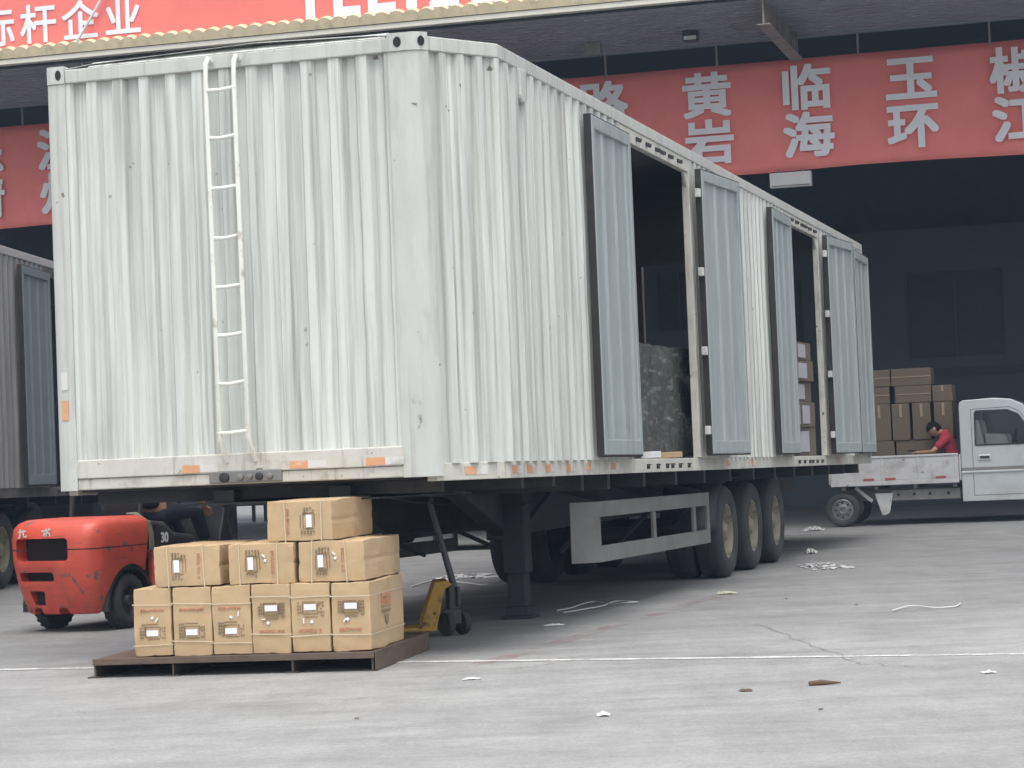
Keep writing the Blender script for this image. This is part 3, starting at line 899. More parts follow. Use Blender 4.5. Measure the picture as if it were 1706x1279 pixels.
    # side guards
    for sgn, x in ((1, -0.25), (-1, -W + 0.25)):
        b = MB()
        x0, x1 = sorted((x, x - sgn * 0.03))
        y0, y1 = 3.12, 7.34
        b.box(x0, x1, y0, y1, 0.86, 0.99)
        b.box(x0, x1, y0, y1, 0.49, 0.625)
        for yy, ww in ((y0, 0.06), (5.0, 0.10), (6.63, 0.10), (y1 - 0.12, 0.12)):
            b.box(x0, x1, yy, yy + ww, 0.626, 0.859)
        # angled return at the front end
        b.prism([(x, y0 - 0.001), (x - sgn * 0.02, y0 - 0.001), (x - sgn * 0.21, y0 - 0.14), (x - sgn * 0.20, y0 - 0.16)], 0.49, 0.99, 'z')
        gu = b.build('side_guard', M['guard'], r, bevel=0.006)
        for yy in (3.6, 5.6, 7.2):
            b = MB()
            b.bar((x - sgn * 0.06, yy, 0.99), (x - sgn * 0.7, yy, ZB - 0.05), 0.05)
            b.bar((x - sgn * 0.06, yy + 0.03, 0.97), (x - sgn * 0.7, yy + 0.8, 0.55), 0.035)
            b.build('guard_bracket', M['dark'], gu)
    for k, u in enumerate((8.27, 9.60, 10.92)):
        trailer_wheel(r, u, -0.27)
        trailer_wheel(r, u, -2.70)
        MB().tube([(-0.6, u, 0.0066 + 0.0114 * u + 0.475), (-2.4, u, 0.0066 + 0.0114 * u + 0.475)], 0.075, 12).build('axle', M['dark'], r, smooth=True)
    for x in (-0.28, -2.71):
        b = MB()
        for k in (0, 1):
            uu = (8.27, 10.92)[k]
        arc = [(8.27 - 0.54 * cos(a), 0.575 + 0.54 * sin(a)) for a in [math.radians(d) for d in range(0, 92, 10)]]
        line = arc + [(10.92 - 0.55 * cos(a), 0.60 + 0.54 * sin(a)) for a in [math.radians(d) for d in range(90, 182, 10)]]
        xs = (x, x - 0.58) if x > -1 else (x, x + 0.58)
        vs = [(xx, p[0], p[1]) for xx in xs for p in line]
        n = len(line)
        b.add(vs, [(i, i + 1, n + i + 1, n + i) for i in range(n - 1)])
        b.build('mudguard', M['black'], r, solid=0.008, smooth=True)
    b = MB()
    b.box(-W + 0.9, -0.9, 12.0, 13.4, 0.72, 1.0)
    b.build('tool_box', M['dark'], r, bevel=0.02)
    return r
trailer = make_trailer()
TH = 0.2985
S_ = Vector((sin(TH), cos(TH), -0.0114))
N_ = Vector((cos(TH), -sin(TH), 0))
def tpos(u, v, z):
    return Vector((-0.0196, 16.016, -0.0066)) + S_ * u + N_ * v + Vector((0, 0, z))

# a second trailer of the same make stands to the left
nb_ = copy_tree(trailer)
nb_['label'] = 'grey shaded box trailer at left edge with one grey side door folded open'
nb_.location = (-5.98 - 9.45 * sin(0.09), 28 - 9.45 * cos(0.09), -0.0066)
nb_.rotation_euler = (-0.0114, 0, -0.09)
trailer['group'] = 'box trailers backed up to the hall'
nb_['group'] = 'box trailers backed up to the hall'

swap = {M['white']: pm('shaded grey trailer paint', (0.215, 0.21, 0.205), 0.55, var=0.08, scale=1.2, stretch=(5, 5, 0.5), dirt=(0.12, 0.115, 0.115), dscale=2, dstretch=(5, 5, 0.3), dlo=0.45, dhi=0.75),  # shade on this trailer is mixed into darker copies of its paints
        M['post']: pm('shaded grey post paint', (0.36, 0.36, 0.36), 0.55, var=0.08), M['leafgrey']: pm('shaded door paint', (0.16, 0.185, 0.20), 0.5, var=0.08),
        M['rail']: pm('shaded dark rail', (0.10, 0.09, 0.085), 0.7, var=0.3)}
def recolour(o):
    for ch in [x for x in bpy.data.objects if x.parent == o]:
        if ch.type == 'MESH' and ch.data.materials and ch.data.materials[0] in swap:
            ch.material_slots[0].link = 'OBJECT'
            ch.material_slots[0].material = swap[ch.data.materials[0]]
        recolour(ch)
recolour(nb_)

# load inside the trailer ------------------------------------------------
def rough_box(wd, d, h, amp, seed, nx=6, ny=6, nz=6):
    """closed box with a gently uneven skin, centred in x and y, standing on z=0"""
    bm = bmesh.new()
    bmesh.ops.create_cube(bm, size=1.0)
    bmesh.ops.subdivide_edges(bm, edges=bm.edges[:], cuts=nx, use_grid_fill=True)
    for v in bm.verts:
        p = Vector((v.co.x * wd, v.co.y * d, (v.co.z + 0.5) * h))
        q = noise.noise_vector(p * 4.5 + Vector((seed * 7.3, seed * 3.1, seed)))
        q2 = noise.noise_vector(p * 14 + Vector((seed, seed * 5.1, 2)))
        p += q * amp + q2 * amp * 0.35
        p.z = max(p.z, 0.0)
        v.co = p
    vs = [v.co.copy() for v in bm.verts]
    bm.verts.index_update()
    fs = [tuple(v.index for v in f.verts) for f in bm.faces]
    bm.free()
    b = MB()
    b.add(vs, fs)
    return b
ld = rough_box(1.25, 2.3, 1.02, 0.022, 5, 10).build('wrapped_load', M['film'], loc=tpos(5.35, -0.80, 1.335), rot=(0, 0, -TH), smooth=True, angle=60, bevel=0.015)
tag(ld, 'big block of goods wrapped in dark glossy film inside the near trailer doorway', 'wrapped load')
for (u, v, s, m, lb) in ((4.35, -0.085, (0.20, 0.10, 0.055), 'label', 'flat pale blue-white packet on the trailer sill under the wrapped load'), (5.1, -0.085, (0.3, 0.10, 0.05), 'card', 'flat brown carton on the trailer sill under the wrapped load')):
    o = MB().box(-s[1] / 2, s[1] / 2, -s[0], s[0], 0, s[2]).build('flat_package', M[m], loc=tpos(u, v, 1.335), rot=(0, 0, -TH + 0.05), bevel=0.004)
    tag(o, lb, 'package')
zz = 1.335
for k, (h, dv) in enumerate(((0.34, 0.0), (0.30, 0.02), (0.25, -0.03), (0.25, 0.01), (0.22, 0.0))):
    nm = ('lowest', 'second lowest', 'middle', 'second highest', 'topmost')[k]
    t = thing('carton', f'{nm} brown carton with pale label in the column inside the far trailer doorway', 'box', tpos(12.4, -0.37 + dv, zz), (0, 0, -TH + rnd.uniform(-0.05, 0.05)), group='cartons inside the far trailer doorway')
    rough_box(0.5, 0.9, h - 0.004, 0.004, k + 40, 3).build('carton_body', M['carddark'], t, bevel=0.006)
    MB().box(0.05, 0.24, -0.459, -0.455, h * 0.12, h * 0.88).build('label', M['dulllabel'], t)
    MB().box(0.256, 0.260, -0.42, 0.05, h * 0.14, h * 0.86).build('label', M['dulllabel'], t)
    zz += h
# ---------------------------------------------------------------- forklift
fk = thing('forklift', 'red forklift with scuffed counterweight and black hood beside the stacked cartons', 'forklift', (-3.80, 20.45, 0), (0, 0, -0.48))
fk.scale = (0.9, 0.93, 1.0)
# local: +y forward, +x right; rear axle at y=0
def loft(b, secs):
    n = len(secs[0])
    vs = [p for s_ in secs for p in s_]
    fs = []
    for i in range(len(secs) - 1):
        fs += [(i * n + k, i * n + (k + 1) % n, (i + 1) * n + (k + 1) % n, (i + 1) * n + k) for k in range(n)]
    fs += [tuple(range(n - 1, -1, -1)), tuple(range((len(secs) - 1) * n, len(secs) * n))]
    b.add(vs, fs)
def counterweight_ring(z, hw, yb, yf, rc, bulge=0.05):
    """plan outline: rounded rear corners, bulging rear"""
    pts = [(hw, yf, z)]
    pts.append((hw, yf * 0.5 + (yb + rc) * 0.5, z))
    for k in range(7):
        a = k / 6 * pi / 2
        pts.append((hw - rc + rc * cos(a), yb + rc - rc * sin(a), z))
    for k in (1, 2, 3, 4, 5):
        q = k / 6
        pts.append(((hw - rc) * (1 - 2 * q), yb - bulge * sin(pi * q), z))
    for k in range(7):
        a = pi / 2 + k / 6 * pi / 2
        pts.append((-hw + rc + rc * cos(a), yb + rc - rc * sin(a), z))
    pts.append((-hw, yf * 0.5 + (yb + rc) * 0.5, z))
    pts.append((-hw, yf, z))
    return pts
cw = MB()
HW = 0.54
loft(cw, [counterweight_ring(0.155, 0.46, -0.40, 0.20, 0.20, 0.03), counterweight_ring(0.17, 0.48, -0.42, 0.20, 0.2, 0.03), counterweight_ring(0.40, 0.52, -0.50, 0.22, 0.2, 0.04), counterweight_ring(0.62, 0.535, -0.555, 0.25, 0.2, 0.05),
          counterweight_ring(0.80, HW, -0.555, 0.28, 0.2, 0.05), counterweight_ring(0.90, 0.535, -0.53, 0.29, 0.2, 0.05), counterweight_ring(0.945, 0.51, -0.48, 0.28, 0.2, 0.05), counterweight_ring(0.97, 0.46, -0.40, 0.26, 0.18, 0.04), counterweight_ring(0.975, 0.40, -0.30, 0.22, 0.15, 0.03)])
cwo = cw.build('counterweight', M['redpaint'], fk, smooth=True, angle=50)
# cut the grille slots and the wheel arches through it
def cutter(mb):
    me = bpy.data.meshes.new('cut')
    me.from_pydata([tuple(p) for p in mb.v], [], mb.f)
    bm = bmesh.new(); bm.from_mesh(me); bmesh.ops.recalc_face_normals(bm, faces=bm.faces); bm.to_mesh(me); bm.free()
    return bpy.data.objects.new('cut', me)
def rrect(x0, x1, z0, z1, r, taper=0.0):
    pts = []
    for (cx, cz, a0) in ((x1 - r, z1 - r, 0), (x0 + r, z1 - r, 90), (x0 + r, z0 + r, 180), (x1 - r, z0 + r, 270)):
        for k in range(4):
            a = math.radians(a0 + 30 * k)
            xx = cx + r * cos(a)
            if a0 >= 180:
                xx = (x0 + x1) / 2 + (xx - (x0 + x1) / 2) * (1 - taper)
            pts.append((xx, cz + r * sin(a)))
    return pts
cuts = []
cuts.append(MB().prism(rrect(-0.39, 0.25, 0.62, 0.815, 0.035), -0.80, -0.20, 'y'))
cuts.append(MB().prism(rrect(-0.38, 0.06, 0.445, 0.525, 0.022), -0.80, -0.25, 'y'))
cuts.append(MB().prism(rrect(-0.29, -0.09, 0.235, 0.36, 0.02, 0.25), -0.80, -0.25, 'y'))
for sx in (1, -1):
    arch = [(0.36 * cos(math.radians(a)), 0.20 + 0.36 * sin(math.radians(a))) for a in range(-10, 191, 12)] + [(-0.36, -0.1), (0.36, -0.1)]
    arch = [(y + 0.02, z) for y, z in arch]
    cuts.append(MB().prism(arch, sx * 0.24, sx * 0.9, 'x'))
for xx in (-0.30, 0.02):
    cuts.append(MB().prism(rrect(xx, xx + 0.12, 0.10, 0.215, 0.04), -0.8, -0.25, 'y'))
def apply_cuts(o, cutlist):
    tmp = [cutter(c) for c in cutlist]
    for t_ in tmp:
        C.objects.link(t_)
        t_.parent = o.parent
        md = o.modifiers.new('b', 'BOOLEAN')
        md.operation = 'DIFFERENCE'
        md.solver = 'EXACT'
        md.object = t_
    bpy.context.view_layer.update()
    me = bpy.data.meshes.new_from_object(o.evaluated_get(bpy.context.evaluated_depsgraph_get()))
    o.modifiers.clear()
    o.data = me
    for t_ in tmp:
        bpy.data.objects.remove(t_)
apply_cuts(cwo, cuts)
md = cwo.modifiers.new('bevel', 'BEVEL'); md.width = 0.012; md.segments = 2; md.limit_method = 'ANGLE'; md.angle_limit = math.radians(50)
# dark depth behind the slots, seam line, hood and sides
MB().box(-0.42, 0.30, -0.40, -0.18, 0.22, 0.84).build('radiator', M['inside'], fk)
b = MB()
ring = counterweight_ring(0.713, 0.5405, -0.5565, 0.27, 0.2, 0.05)
ring2 = [(x * 1.003, y - 0.002 if y < 0 else y, z + 0.009) for x, y, z in ring]
n = len(ring)
b.add(ring + ring2, [(i, i + 1, n + i + 1, n + i) for i in list(range(0, 9)) + list(range(13, n - 1))])
b.build('seam', M['seal'], fk, fix=False)
for (x, z, w_, h_, rz) in ((-0.26, 0.885, 0.10, 0.05, 0.2), (0.02, 0.89, 0.085, 0.05, -0.3)):
    pass
# painted characters left on the counterweight (white, worn)
def decal(name, parent, mat, cx, cz, y, strokes, th):
    b = MB()
    for (x0, z0, x1, z1) in strokes:
        b.bar((cx + x0, y, cz + z0), (cx + x1, y, cz + z1), th, 0.004, up=(0, 1, 0))
    return b.build(name, mat, parent)
decal('white_mark', fk, M['worn'], -0.27, 0.865, -0.592, [(-0.045, 0.012, 0.045, 0.02), (-0.02, 0.035, -0.03, -0.03), (-0.03, -0.03, -0.05, -0.04), (0.012, 0.03, 0.015, -0.028), (0.015, -0.028, 0.045, -0.03), (0.045, -0.03, 0.05, -0.015)], 0.013)
decal('white_mark', fk, M['worn'], 0.02, 0.868, -0.597, [(-0.05, 0.012, 0.055, 0.022), (0.0, 0.035, 0.0, -0.035), (-0.03, -0.005, 0.03, -0.005), (-0.035, -0.03, 0.045, 0.035), (0.04, 0.0, 0.045, -0.035)], 0.014)
b = MB()
b.prism([(0.28, 0.40), (0.28, 0.90), (0.34, 0.93), (0.66, 0.90), (0.80, 0.80), (1.15, 0.76), (1.18, 0.45)], -0.47, 0.47, 'x')
b.build('hood', M['black'], fk, bevel=0.04, seg=3, smooth=True)
letter('30', 0.12, fk, 0.478, 0.62, 0.76, M['letter'], bold=0.03).rotation_euler = (pi / 2, 0, pi / 2)
b = MB()
for sx in (1, -1):
    x0, x1 = sorted((sx * 0.46, sx * 0.53))
    b.prism([(0.36, 0.16), (0.36, 0.585), (0.30, 0.66), (0.50, 0.66), (1.55, 0.62), (1.9, 0.50), (1.9, 0.16)], x0, x1, 'x')
b.build('side_frame', M['redpaint'], fk, bevel=0.015)
b = MB()
for sx in (1, -1):
    for (r0, r1) in ((0.32, 0.355),):
        seg = []
        for a in range(-5, 186, 10):
            q = math.radians(a)
            seg.append((0.02 + r1 * cos(q), 0.20 + r1 * sin(q)))
        for a in range(185, -6, -10):
            q = math.radians(a)
            seg.append((0.02 + r0 * cos(q), 0.20 + r0 * sin(q)))
        x0, x1 = sorted((sx * 0.25, sx * 0.515))
        b.prism(seg, x0, x1, 'x')
b.build('wheel_arch', M['black'], fk)
def small_wheel(parent, x, y, R, wd, sgn, hubm, tread=True, name='wheel'):
    t = bpy.data.objects.new(name, None)
    C.objects.link(t)
    t.parent = parent
    t.location = (x, y, R)
    b = MB()
    b.lathe([(R * 0.55, 0), (R * 0.60, 0.008), (R * 0.8, 0.012), (R * 0.93, -0.002), (R, -0.03), (R, -wd + 0.03), (R * 0.93, -wd), (R * 0.6, -wd), (R * 0.55, -wd + 0.01)] if sgn > 0 else
            [(R * 0.55, 0), (R * 0.60, -0.008), (R * 0.8, -0.012), (R * 0.93, 0.002), (R, 0.03), (R, wd - 0.03), (R * 0.93, wd), (R * 0.6, wd), (R * 0.55, wd - 0.01)], 36, close=True)
    if tread:
        for k in range(22):
            a = 2 * pi * k / 22
            mt = Matrix.Rotation(a, 4, 'X')
            x0, x1 = sorted((-sgn * 0.012, -sgn * wd * 0.45))
            b.box(x0, x1, -0.016, 0.016, R * 0.955, R * 1.012, mt)
            mt = Matrix.Rotation(a + pi / 22, 4, 'X')
            x0, x1 = sorted((-sgn * wd * 0.55, -sgn * (wd - 0.012)))
            b.box(x0, x1, -0.016, 0.016, R * 0.955, R * 1.012, mt)
    b.build('tyre', M['rubber'], t, smooth=True)
    b = MB()
    q = -sgn
    b.lathe([(R * 0.56, q * 0.004), (R * 0.52, q * 0.004), (R * 0.47, q * 0.03), (R * 0.42, q * 0.05), (R * 0.25, q * 0.03), (R * 0.2, q * 0.0), (R * 0.02, -q * 0.004), (R * 0.02, q * wd * 0.9), (R * 0.56, q * wd * 0.9)], 28, close=True)
    b.build('rim', hubm, t, smooth=True)
    return t
small_wheel(fk, 0.50, 0.02, 0.24, 0.16, 1, M['black'])
small_wheel(fk, -0.50, 0.02, 0.24, 0.16, -1, M['black'])
small_wheel(fk, 0.54, 1.62, 0.31, 0.2, 1, M['black'])
small_wheel(fk, -0.54, 1.62, 0.31, 0.2, -1, M['black'])
b = MB()
b.box(-0.46, 0.46, 1.05, 1.85, 0.50, 0.58)
b.prism([(1.55, 0.58), (1.75, 1.12), (1.85, 1.12), (1.88, 0.58)], -0.44, 0.44, 'x')
b.build('floor_plate', M['black'], fk, bevel=0.015)
b = MB()
for sx in (1, -1):
    b.tube([(sx * 0.44, 1.84, 0.6), (sx * 0.42, 1.45, 1.95), (sx * 0.40, 0.42, 1.98), (sx * 0.42, 0.32, 0.92)], 0.03, 8)
for k in range(5):
    b.tube([(-0.41, 0.5 + 0.2 * k, 1.98), (0.41, 0.5 + 0.2 * k, 1.98)], 0.015, 6)
b.build('overhead_guard', M['black'], fk, smooth=True)
b = MB()
for sx in (1, -1):
    b.box(sx * 0.26 - 0.05, sx * 0.26 + 0.05, 1.98, 2.10, 0.08, 2.05)
b.box(-0.31, 0.31, 2.0, 2.08, 0.3, 0.38).box(-0.31, 0.31, 2.0, 2.08, 1.5, 1.56)
b.build('mast', M['dark'], fk, bevel=0.008)
for sx in (1, -1):
    b = MB()
    b.box(sx * 0.28 - 0.06, sx * 0.28 + 0.06, 2.12, 2.16, 0.06, 0.5)
    b.box(sx * 0.28 - 0.06, sx * 0.28 + 0.06, 2.161, 3.2, 0.06, 0.10)
    b.build('fork', M['dark'], fk, bevel=0.006)
b = MB()
b.prism([(0.60, 0.78), (0.60, 0.90), (1.05, 0.88), (1.13, 0.82), (1.13, 0.76)], -0.24, 0.24, 'x')
b.prism([(0.55, 0.88), (0.47, 1.32), (0.55, 1.34), (0.64, 0.89)], -0.23, 0.23, 'x')
b.build('seat', M['black'], fk, bevel=0.03, seg=3, smooth=True)
b = MB()
b.tube([(0, 1.62, 0.95), (0, 1.36, 1.20)], 0.022, 8)
ringp = [(0.15 * cos(a), 1.36 + 0.15 * sin(a) * 0.75, 1.20 + 0.15 * sin(a) * 0.66) for a in [2 * pi * k / 20 for k in range(21)]]
b.tube(ringp, 0.013, 6)
b.build('steering_wheel', M['black'], fk, smooth=True)
b = MB()
for k in range(3):
    x = 0.30 + 0.05 * k
    b.tube([(x, 1.66, 1.05), (x + 0.02, 1.55, 1.26)], 0.008, 6)
b.build('levers', M['black'], fk)
# bundle of hoses / rag by the rear right of the hood
b = MB()
r2 = random.Random(3)
for k in range(5):
    o = 0.02 * k
    b.tube([(0.30 + o, 0.27, 0.985), (0.40 + o * 0.5, 0.29, 0.99 - 0.01 * k), (0.50 + 0.006 * k, 0.30 + 0.01 * k, 0.93 - o * 0.3), (0.535, 0.31 + 0.012 * k, 0.80), (0.53, 0.32 + 0.015 * k, 0.66)], 0.011, 6)
b.build('hose', pm('dull green hose', (0.14, 0.145, 0.11), 0.6, var=0.3, scale=12), fk, smooth=True)

# ---------------------------------------------------------------- people
def skin_mesh(name, verts, edges, radii, mat, parent=None, sub=2, root=0):
    me = bpy.data.meshes.new(name)
    me.from_pydata(verts, edges, [])
    o = bpy.data.objects.new(name, me)
    C.objects.link(o)
    o.modifiers.new('skin', 'SKIN')
    sv = me.skin_vertices[0].data
    for i, rr in enumerate(radii):
        sv[i].radius = (rr, rr) if not isinstance(rr, tuple) else rr
        sv[i].use_root = (i == root)
    ms = o.modifiers.new('sub', 'SUBSURF')
    ms.levels = sub
    ms.render_levels = sub
    bpy.context.view_layer.update()
    m2 = bpy.data.meshes.new_from_object(o.evaluated_get(bpy.context.evaluated_depsgraph_get()))
    bpy.data.objects.remove(o)
    m2.materials.clear()
    m2.materials.append(mat)
    m2.polygons.foreach_set('use_smooth', [True] * len(m2.polygons))
    m2.name = name
    q = bpy.data.objects.new(name, m2)
    C.objects.link(q)
    if parent:
        q.parent = parent
    return q
def joint_chain(pts):
    return pts
def hand(V, E, R, wrist_i, wrist, fwd, side, up, curl=0.5):
    """palm with four fingers and a thumb, grown from vertex wrist_i"""
    fwd, side, up = Vector(fwd).normalized(), Vector(side).normalized(), Vector(up).normalized()
    w0 = Vector(wrist)
    def add(p, r, to):
        V.append(tuple(p)); R.append(r); E.append((to, len(V) - 1))
        return len(V) - 1
    palm = add(w0 + fwd * 0.055, (0.028, 0.018), wrist_i)
    for k, (o, ln) in enumerate(((-0.030, 0.070), (-0.010, 0.080), (0.010, 0.075), (0.030, 0.058))):
        base = add(w0 + fwd * 0.095 + side * o, 0.010, palm)
        m1 = add(w0 + fwd * (0.095 + ln * 0.45) + side * o * 1.15 - up * ln * 0.30 * curl, 0.0085, base)
        add(w0 + fwd * (0.095 + ln * 0.75) + side * o * 1.15 - up * ln * 0.85 * curl, 0.0075, m1)
    t1 = add(w0 + fwd * 0.045 - side * 0.042, 0.0105, palm)
    add(w0 + fwd * 0.085 - side * 0.058 - up * 0.018, 0.0085, t1)
def head_mb(c, fwd, up, sc_=1.0):
    """head with brow, nose, mouth, chin, ears, eye sockets"""
    fwd = Vector(fwd).normalized()
    up = Vector(up).normalized()
    side = fwd.cross(up).normalized()
    up = side.cross(fwd).normalized()
    mt = Matrix(((side.x, fwd.x, up.x, c[0]), (side.y, fwd.y, up.y, c[1]), (side.z, fwd.z, up.z, c[2]), (0, 0, 0, 1)))
    bm = bmesh.new()
    bmesh.ops.create_uvsphere(bm, u_segments=28, v_segments=20, radius=1.0)
    for v in bm.verts:
        x, y, z = v.co
        px, py, pz = x * 0.077, y * 0.098, z * 0.118
        if z < -0.2:
            k = (-0.2 - z) / 0.8
            px *= 1 - 0.35 * k
            if y < 0:
                py *= 1 - 0.45 * k
            else:
                py *= 1 - 0.10 * k
        if y > 0.5:
            ax = abs(x)
            if ax < 0.16 and -0.42 < z < 0.12:                 # nose
                py += 0.022 * (1 - ax / 0.16) * (1 - abs(z + 0.25) / 0.4 if z > -0.42 else 0)
            if 0.22 < ax < 0.55 and -0.08 < z < 0.18:          # sockets
                py -= 0.010
            if z > 0.18 and z < 0.35:
                py += 0.004
            if ax < 0.35 and -0.62 < z < -0.5:                 # mouth crease
                py -= 0.005
            if ax < 0.3 and z < -0.72:
                py += 0.008
        if abs(x) > 0.93 and -0.3 < z < 0.25:                  # ears
            px *= 1.22
            py -= 0.01
        v.co = Vector((px, py, pz)) * sc_
    vs = [mt @ v.co for v in bm.verts]
    bm.verts.index_update()
    fs = [tuple(v.index for v in f.verts) for f in bm.faces]
    bm.free()
    return vs, fs, mt
def join_into(o, vs, fs):
    me = o.data
    bm = bmesh.new()
    bm.from_mesh(me)
    nv = [bm.verts.new(v) for v in vs]
    for f in fs:
        try:
            q = bm.faces.new([nv[i] for i in f])
            q.smooth = True
        except ValueError:
            pass
    bm.to_mesh(me)
    bm.free()
def hair_cap(mt, parent, thick=1.09):
    bm = bmesh.new()
    bmesh.ops.create_uvsphere(bm, u_segments=28, v_segments=20, radius=1.0)
    kill = [v for v in bm.verts if v.co.z < 0.28 and v.co.y > 0.12 + 0.35 * max(0, v.co.z + 0.2) or v.co.z < -0.5 or (v.co.z < 0.05 and v.co.y > -0.1)]
    bmesh.ops.delete(bm, geom=kill, context='VERTS')
    for v in bm.verts:
        j = 1 + 0.03 * noise.noise(v.co * 6)
        v.co = Vector((v.co.x * 0.077 * thick, v.co.y * 0.098 * thick, v.co.z * 0.118 * thick)) * j
    b = MB()
    bm.verts.index_update()
    b.add([mt @ v.co for v in bm.verts], [tuple(v.index for v in f.verts) for f in bm.faces])
    bm.free()
    return b.build('hair', M['hair'], parent, smooth=True, solid=0.012)
def seated(loc, rz, label, shirt, trousers, lean, hip_z, head_fwd, head_up, legs, arms, name='person'):
    """local: +y forward, +x right. legs: [(knee, ankle, toe)] x2 , arms: [(elbow, wrist, fingers dir)] x2"""
    root = thing(name, label, 'person', loc, (0, 0, rz))
    hip = Vector((0, 0, hip_z))
    sp = Vector((0, sin(lean), cos(lean)))
    chest = hip + sp * 0.34
    sh = hip + sp * 0.50
    neck = hip + sp * 0.57 + Vector((0, 0.02, 0))
    hf, hu = Vector(head_fwd).normalized(), Vector(head_up).normalized()
    headc = neck + hu * 0.14 + hf * 0.045
    V = [tuple(hip), tuple(hip + sp * 0.17), tuple(chest), tuple(sh), tuple(neck), tuple(headc - hu * 0.04)]
    R = [(0.145, 0.11), (0.135, 0.10), (0.15, 0.105), (0.11, 0.085), 0.055, 0.052]
    E = [(0, 1), (1, 2), (2, 3), (3, 4), (4, 5)]
    SV, SR, SE = list(V[:4]) + [tuple(sh + sp * 0.06 + Vector((0, 0.01, 0))), tuple(sh + sp * 0.12 + Vector((0, 0.02, 0)))], [(0.16, 0.125), (0.155, 0.12), (0.17, 0.13), (0.165, 0.125), 0.095, 0.078], [(0, 1), (1, 2), (2, 3), (3, 4), (4, 5)]
    TV, TR, TE = [tuple(hip + sp * 0.10), tuple(hip)], [(0.15, 0.115), (0.16, 0.125)], [(0, 1)]
    for sx, (knee, ank, toe), (elb, wri, fdir) in ((1, legs[0], arms[0]), (-1, legs[1], arms[1])):
        def add(lst, p, r, to):
            lst[0].append(tuple(p)); lst[1].append(r); lst[2].append((to, len(lst[0]) - 1))
            return len(lst[0]) - 1
        B = (V, R, E)
        h0 = add(B, hip + Vector((sx * 0.09, 0.03, -0.02)), 0.088, 0)
        k0 = add(B, knee, 0.058, h0)
        cal = add(B, Vector(knee).lerp(Vector(ank), 0.3), 0.057, k0)
        a0 = add(B, ank, 0.038, cal)
        add(B, toe, (0.04, 0.028), a0)
        T_ = (TV, TR, TE)
        h1 = add(T_, hip + Vector((sx * 0.09, 0.03, -0.02)), 0.10, 1)
        k1 = add(T_, knee, 0.072, h1)
        c1 = add(T_, Vector(knee).lerp(Vector(ank), 0.4), 0.068, k1)
        add(T_, Vector(knee).lerp(Vector(ank), 0.92), 0.058, c1)
        s0 = add(B, sh + Vector((sx * 0.165, 0, -0.02)), 0.055, 3)
        e0 = add(B, elb, 0.042, s0)
        w0 = add(B, wri, 0.028, e0)
        fd = Vector(fdir).normalized()
        sd = fd.cross(Vector((0, 0, 1)))
        if sd.length < 0.1:
            sd = Vector((1, 0, 0))
        sd = sd.normalized() * sx
        hand(V, E, R, w0, wri, fd, sd, Vector((0, 0, 1)), 0.8)
        Sh = (SV, SR, SE)
        s1 = add(Sh, sh + Vector((sx * 0.165, 0, -0.02)), 0.072, 3)
        add(Sh, (sh + Vector((sx * 0.165, 0, -0.02))).lerp(Vector(elb), 0.78), 0.066, s1)
    body = skin_mesh('body', V, E, R, M['skin'], root)
    vs, fs, mt = head_mb(headc, hf, hu)
    join_into(body, vs, fs)
    skin_mesh('shirt', SV, SE, SR, shirt, root)
    skin_mesh('trousers', TV, TE, TR, trousers, root)
    b = MB()
    for (knee, ank, toe) in legs:
        a, t_ = Vector(ank), Vector(toe)
        d = (t_ - a)
        b.tube([a - d * 0.35 + Vector((0, 0, -0.01)), a + d * 0.1 + Vector((0, 0, -0.015)), a + d * 0.8, t_ + d * 0.15], [0.042, 0.052, 0.047, 0.03], 12)
    b.build('shoes', M['black'], root, smooth=True)
    hair_cap(mt, root)
    return root
def fk_world(p):
    c_, s_ = cos(-0.48), sin(-0.48)
    return Vector((-3.74 + p[0] * c_ - p[1] * s_, 20.45 + p[0] * s_ + p[1] * c_, p[2]))
seated(fk_world((0.06, 0.84, 0)), -0.48, 'driver in navy work clothes with bare forearm sitting on the red forklift', M['navy'], M['navy'], 0.05, 0.98, (0, 1, -0.1), (0, 0.1, 1),
       [((0.14, 0.44, 0.98), (0.13, 0.62, 0.66), (0.13, 0.80, 0.62)), ((-0.14, 0.44, 0.98), (-0.13, 0.62, 0.66), (-0.13, 0.80, 0.62))],
       [((0.33, 0.10, 1.20), (0.26, 0.40, 1.02), (-0.2, 0.8, -0.3)), ((-0.28, 0.12, 1.22), (-0.12, 0.46, 1.18), (0.2, 1, -0.1))])

# ---------------------------------------------------------------- pallet and cartons
PTH = -math.atan2(0.37, 1.90)
pf = Vector((-0.97, 15.16, 0))
pd = Vector((cos(PTH), sin(PTH), 0))       # along the front edge to the right
pn = Vector((-sin(PTH), cos(PTH), 0))      # away from the camera
pal = thing('pallet', 'brown steel pallet on channel feet carrying the ten stacked cartons', 'pallet', pf, (0, 0, PTH))
PW, PD, PH = 1.93, 1.50, 0.125
MB().box(-PW, 0, 0, PD, PH - 0.028, PH).build('deck', M['pallet'], pal, bevel=0.006)
MB().box(-PW, 0, -0.012, -0.002, PH - 0.04, PH + 0.003).build('front_lip', M['pallet'], pal, bevel=0.003)
MB().box(0.002, 0.012, 0.0, PD, 0.004, PH + 0.004).build('side_plate', M['pallet'], pal, bevel=0.003)
for x in (-1.925, -1.38, -0.56, -0.02):
    b = MB()
    b.box(x, x + 0.012, 0.0, PD, 0.008, PH - 0.0285)
    b.box(x - 0.045, x + 0.045 if x < -0.1 else x + 0.012, -0.006, PD, 0.0, 0.0078)
    b.build('channel_foot', M['palletdark'], pal)
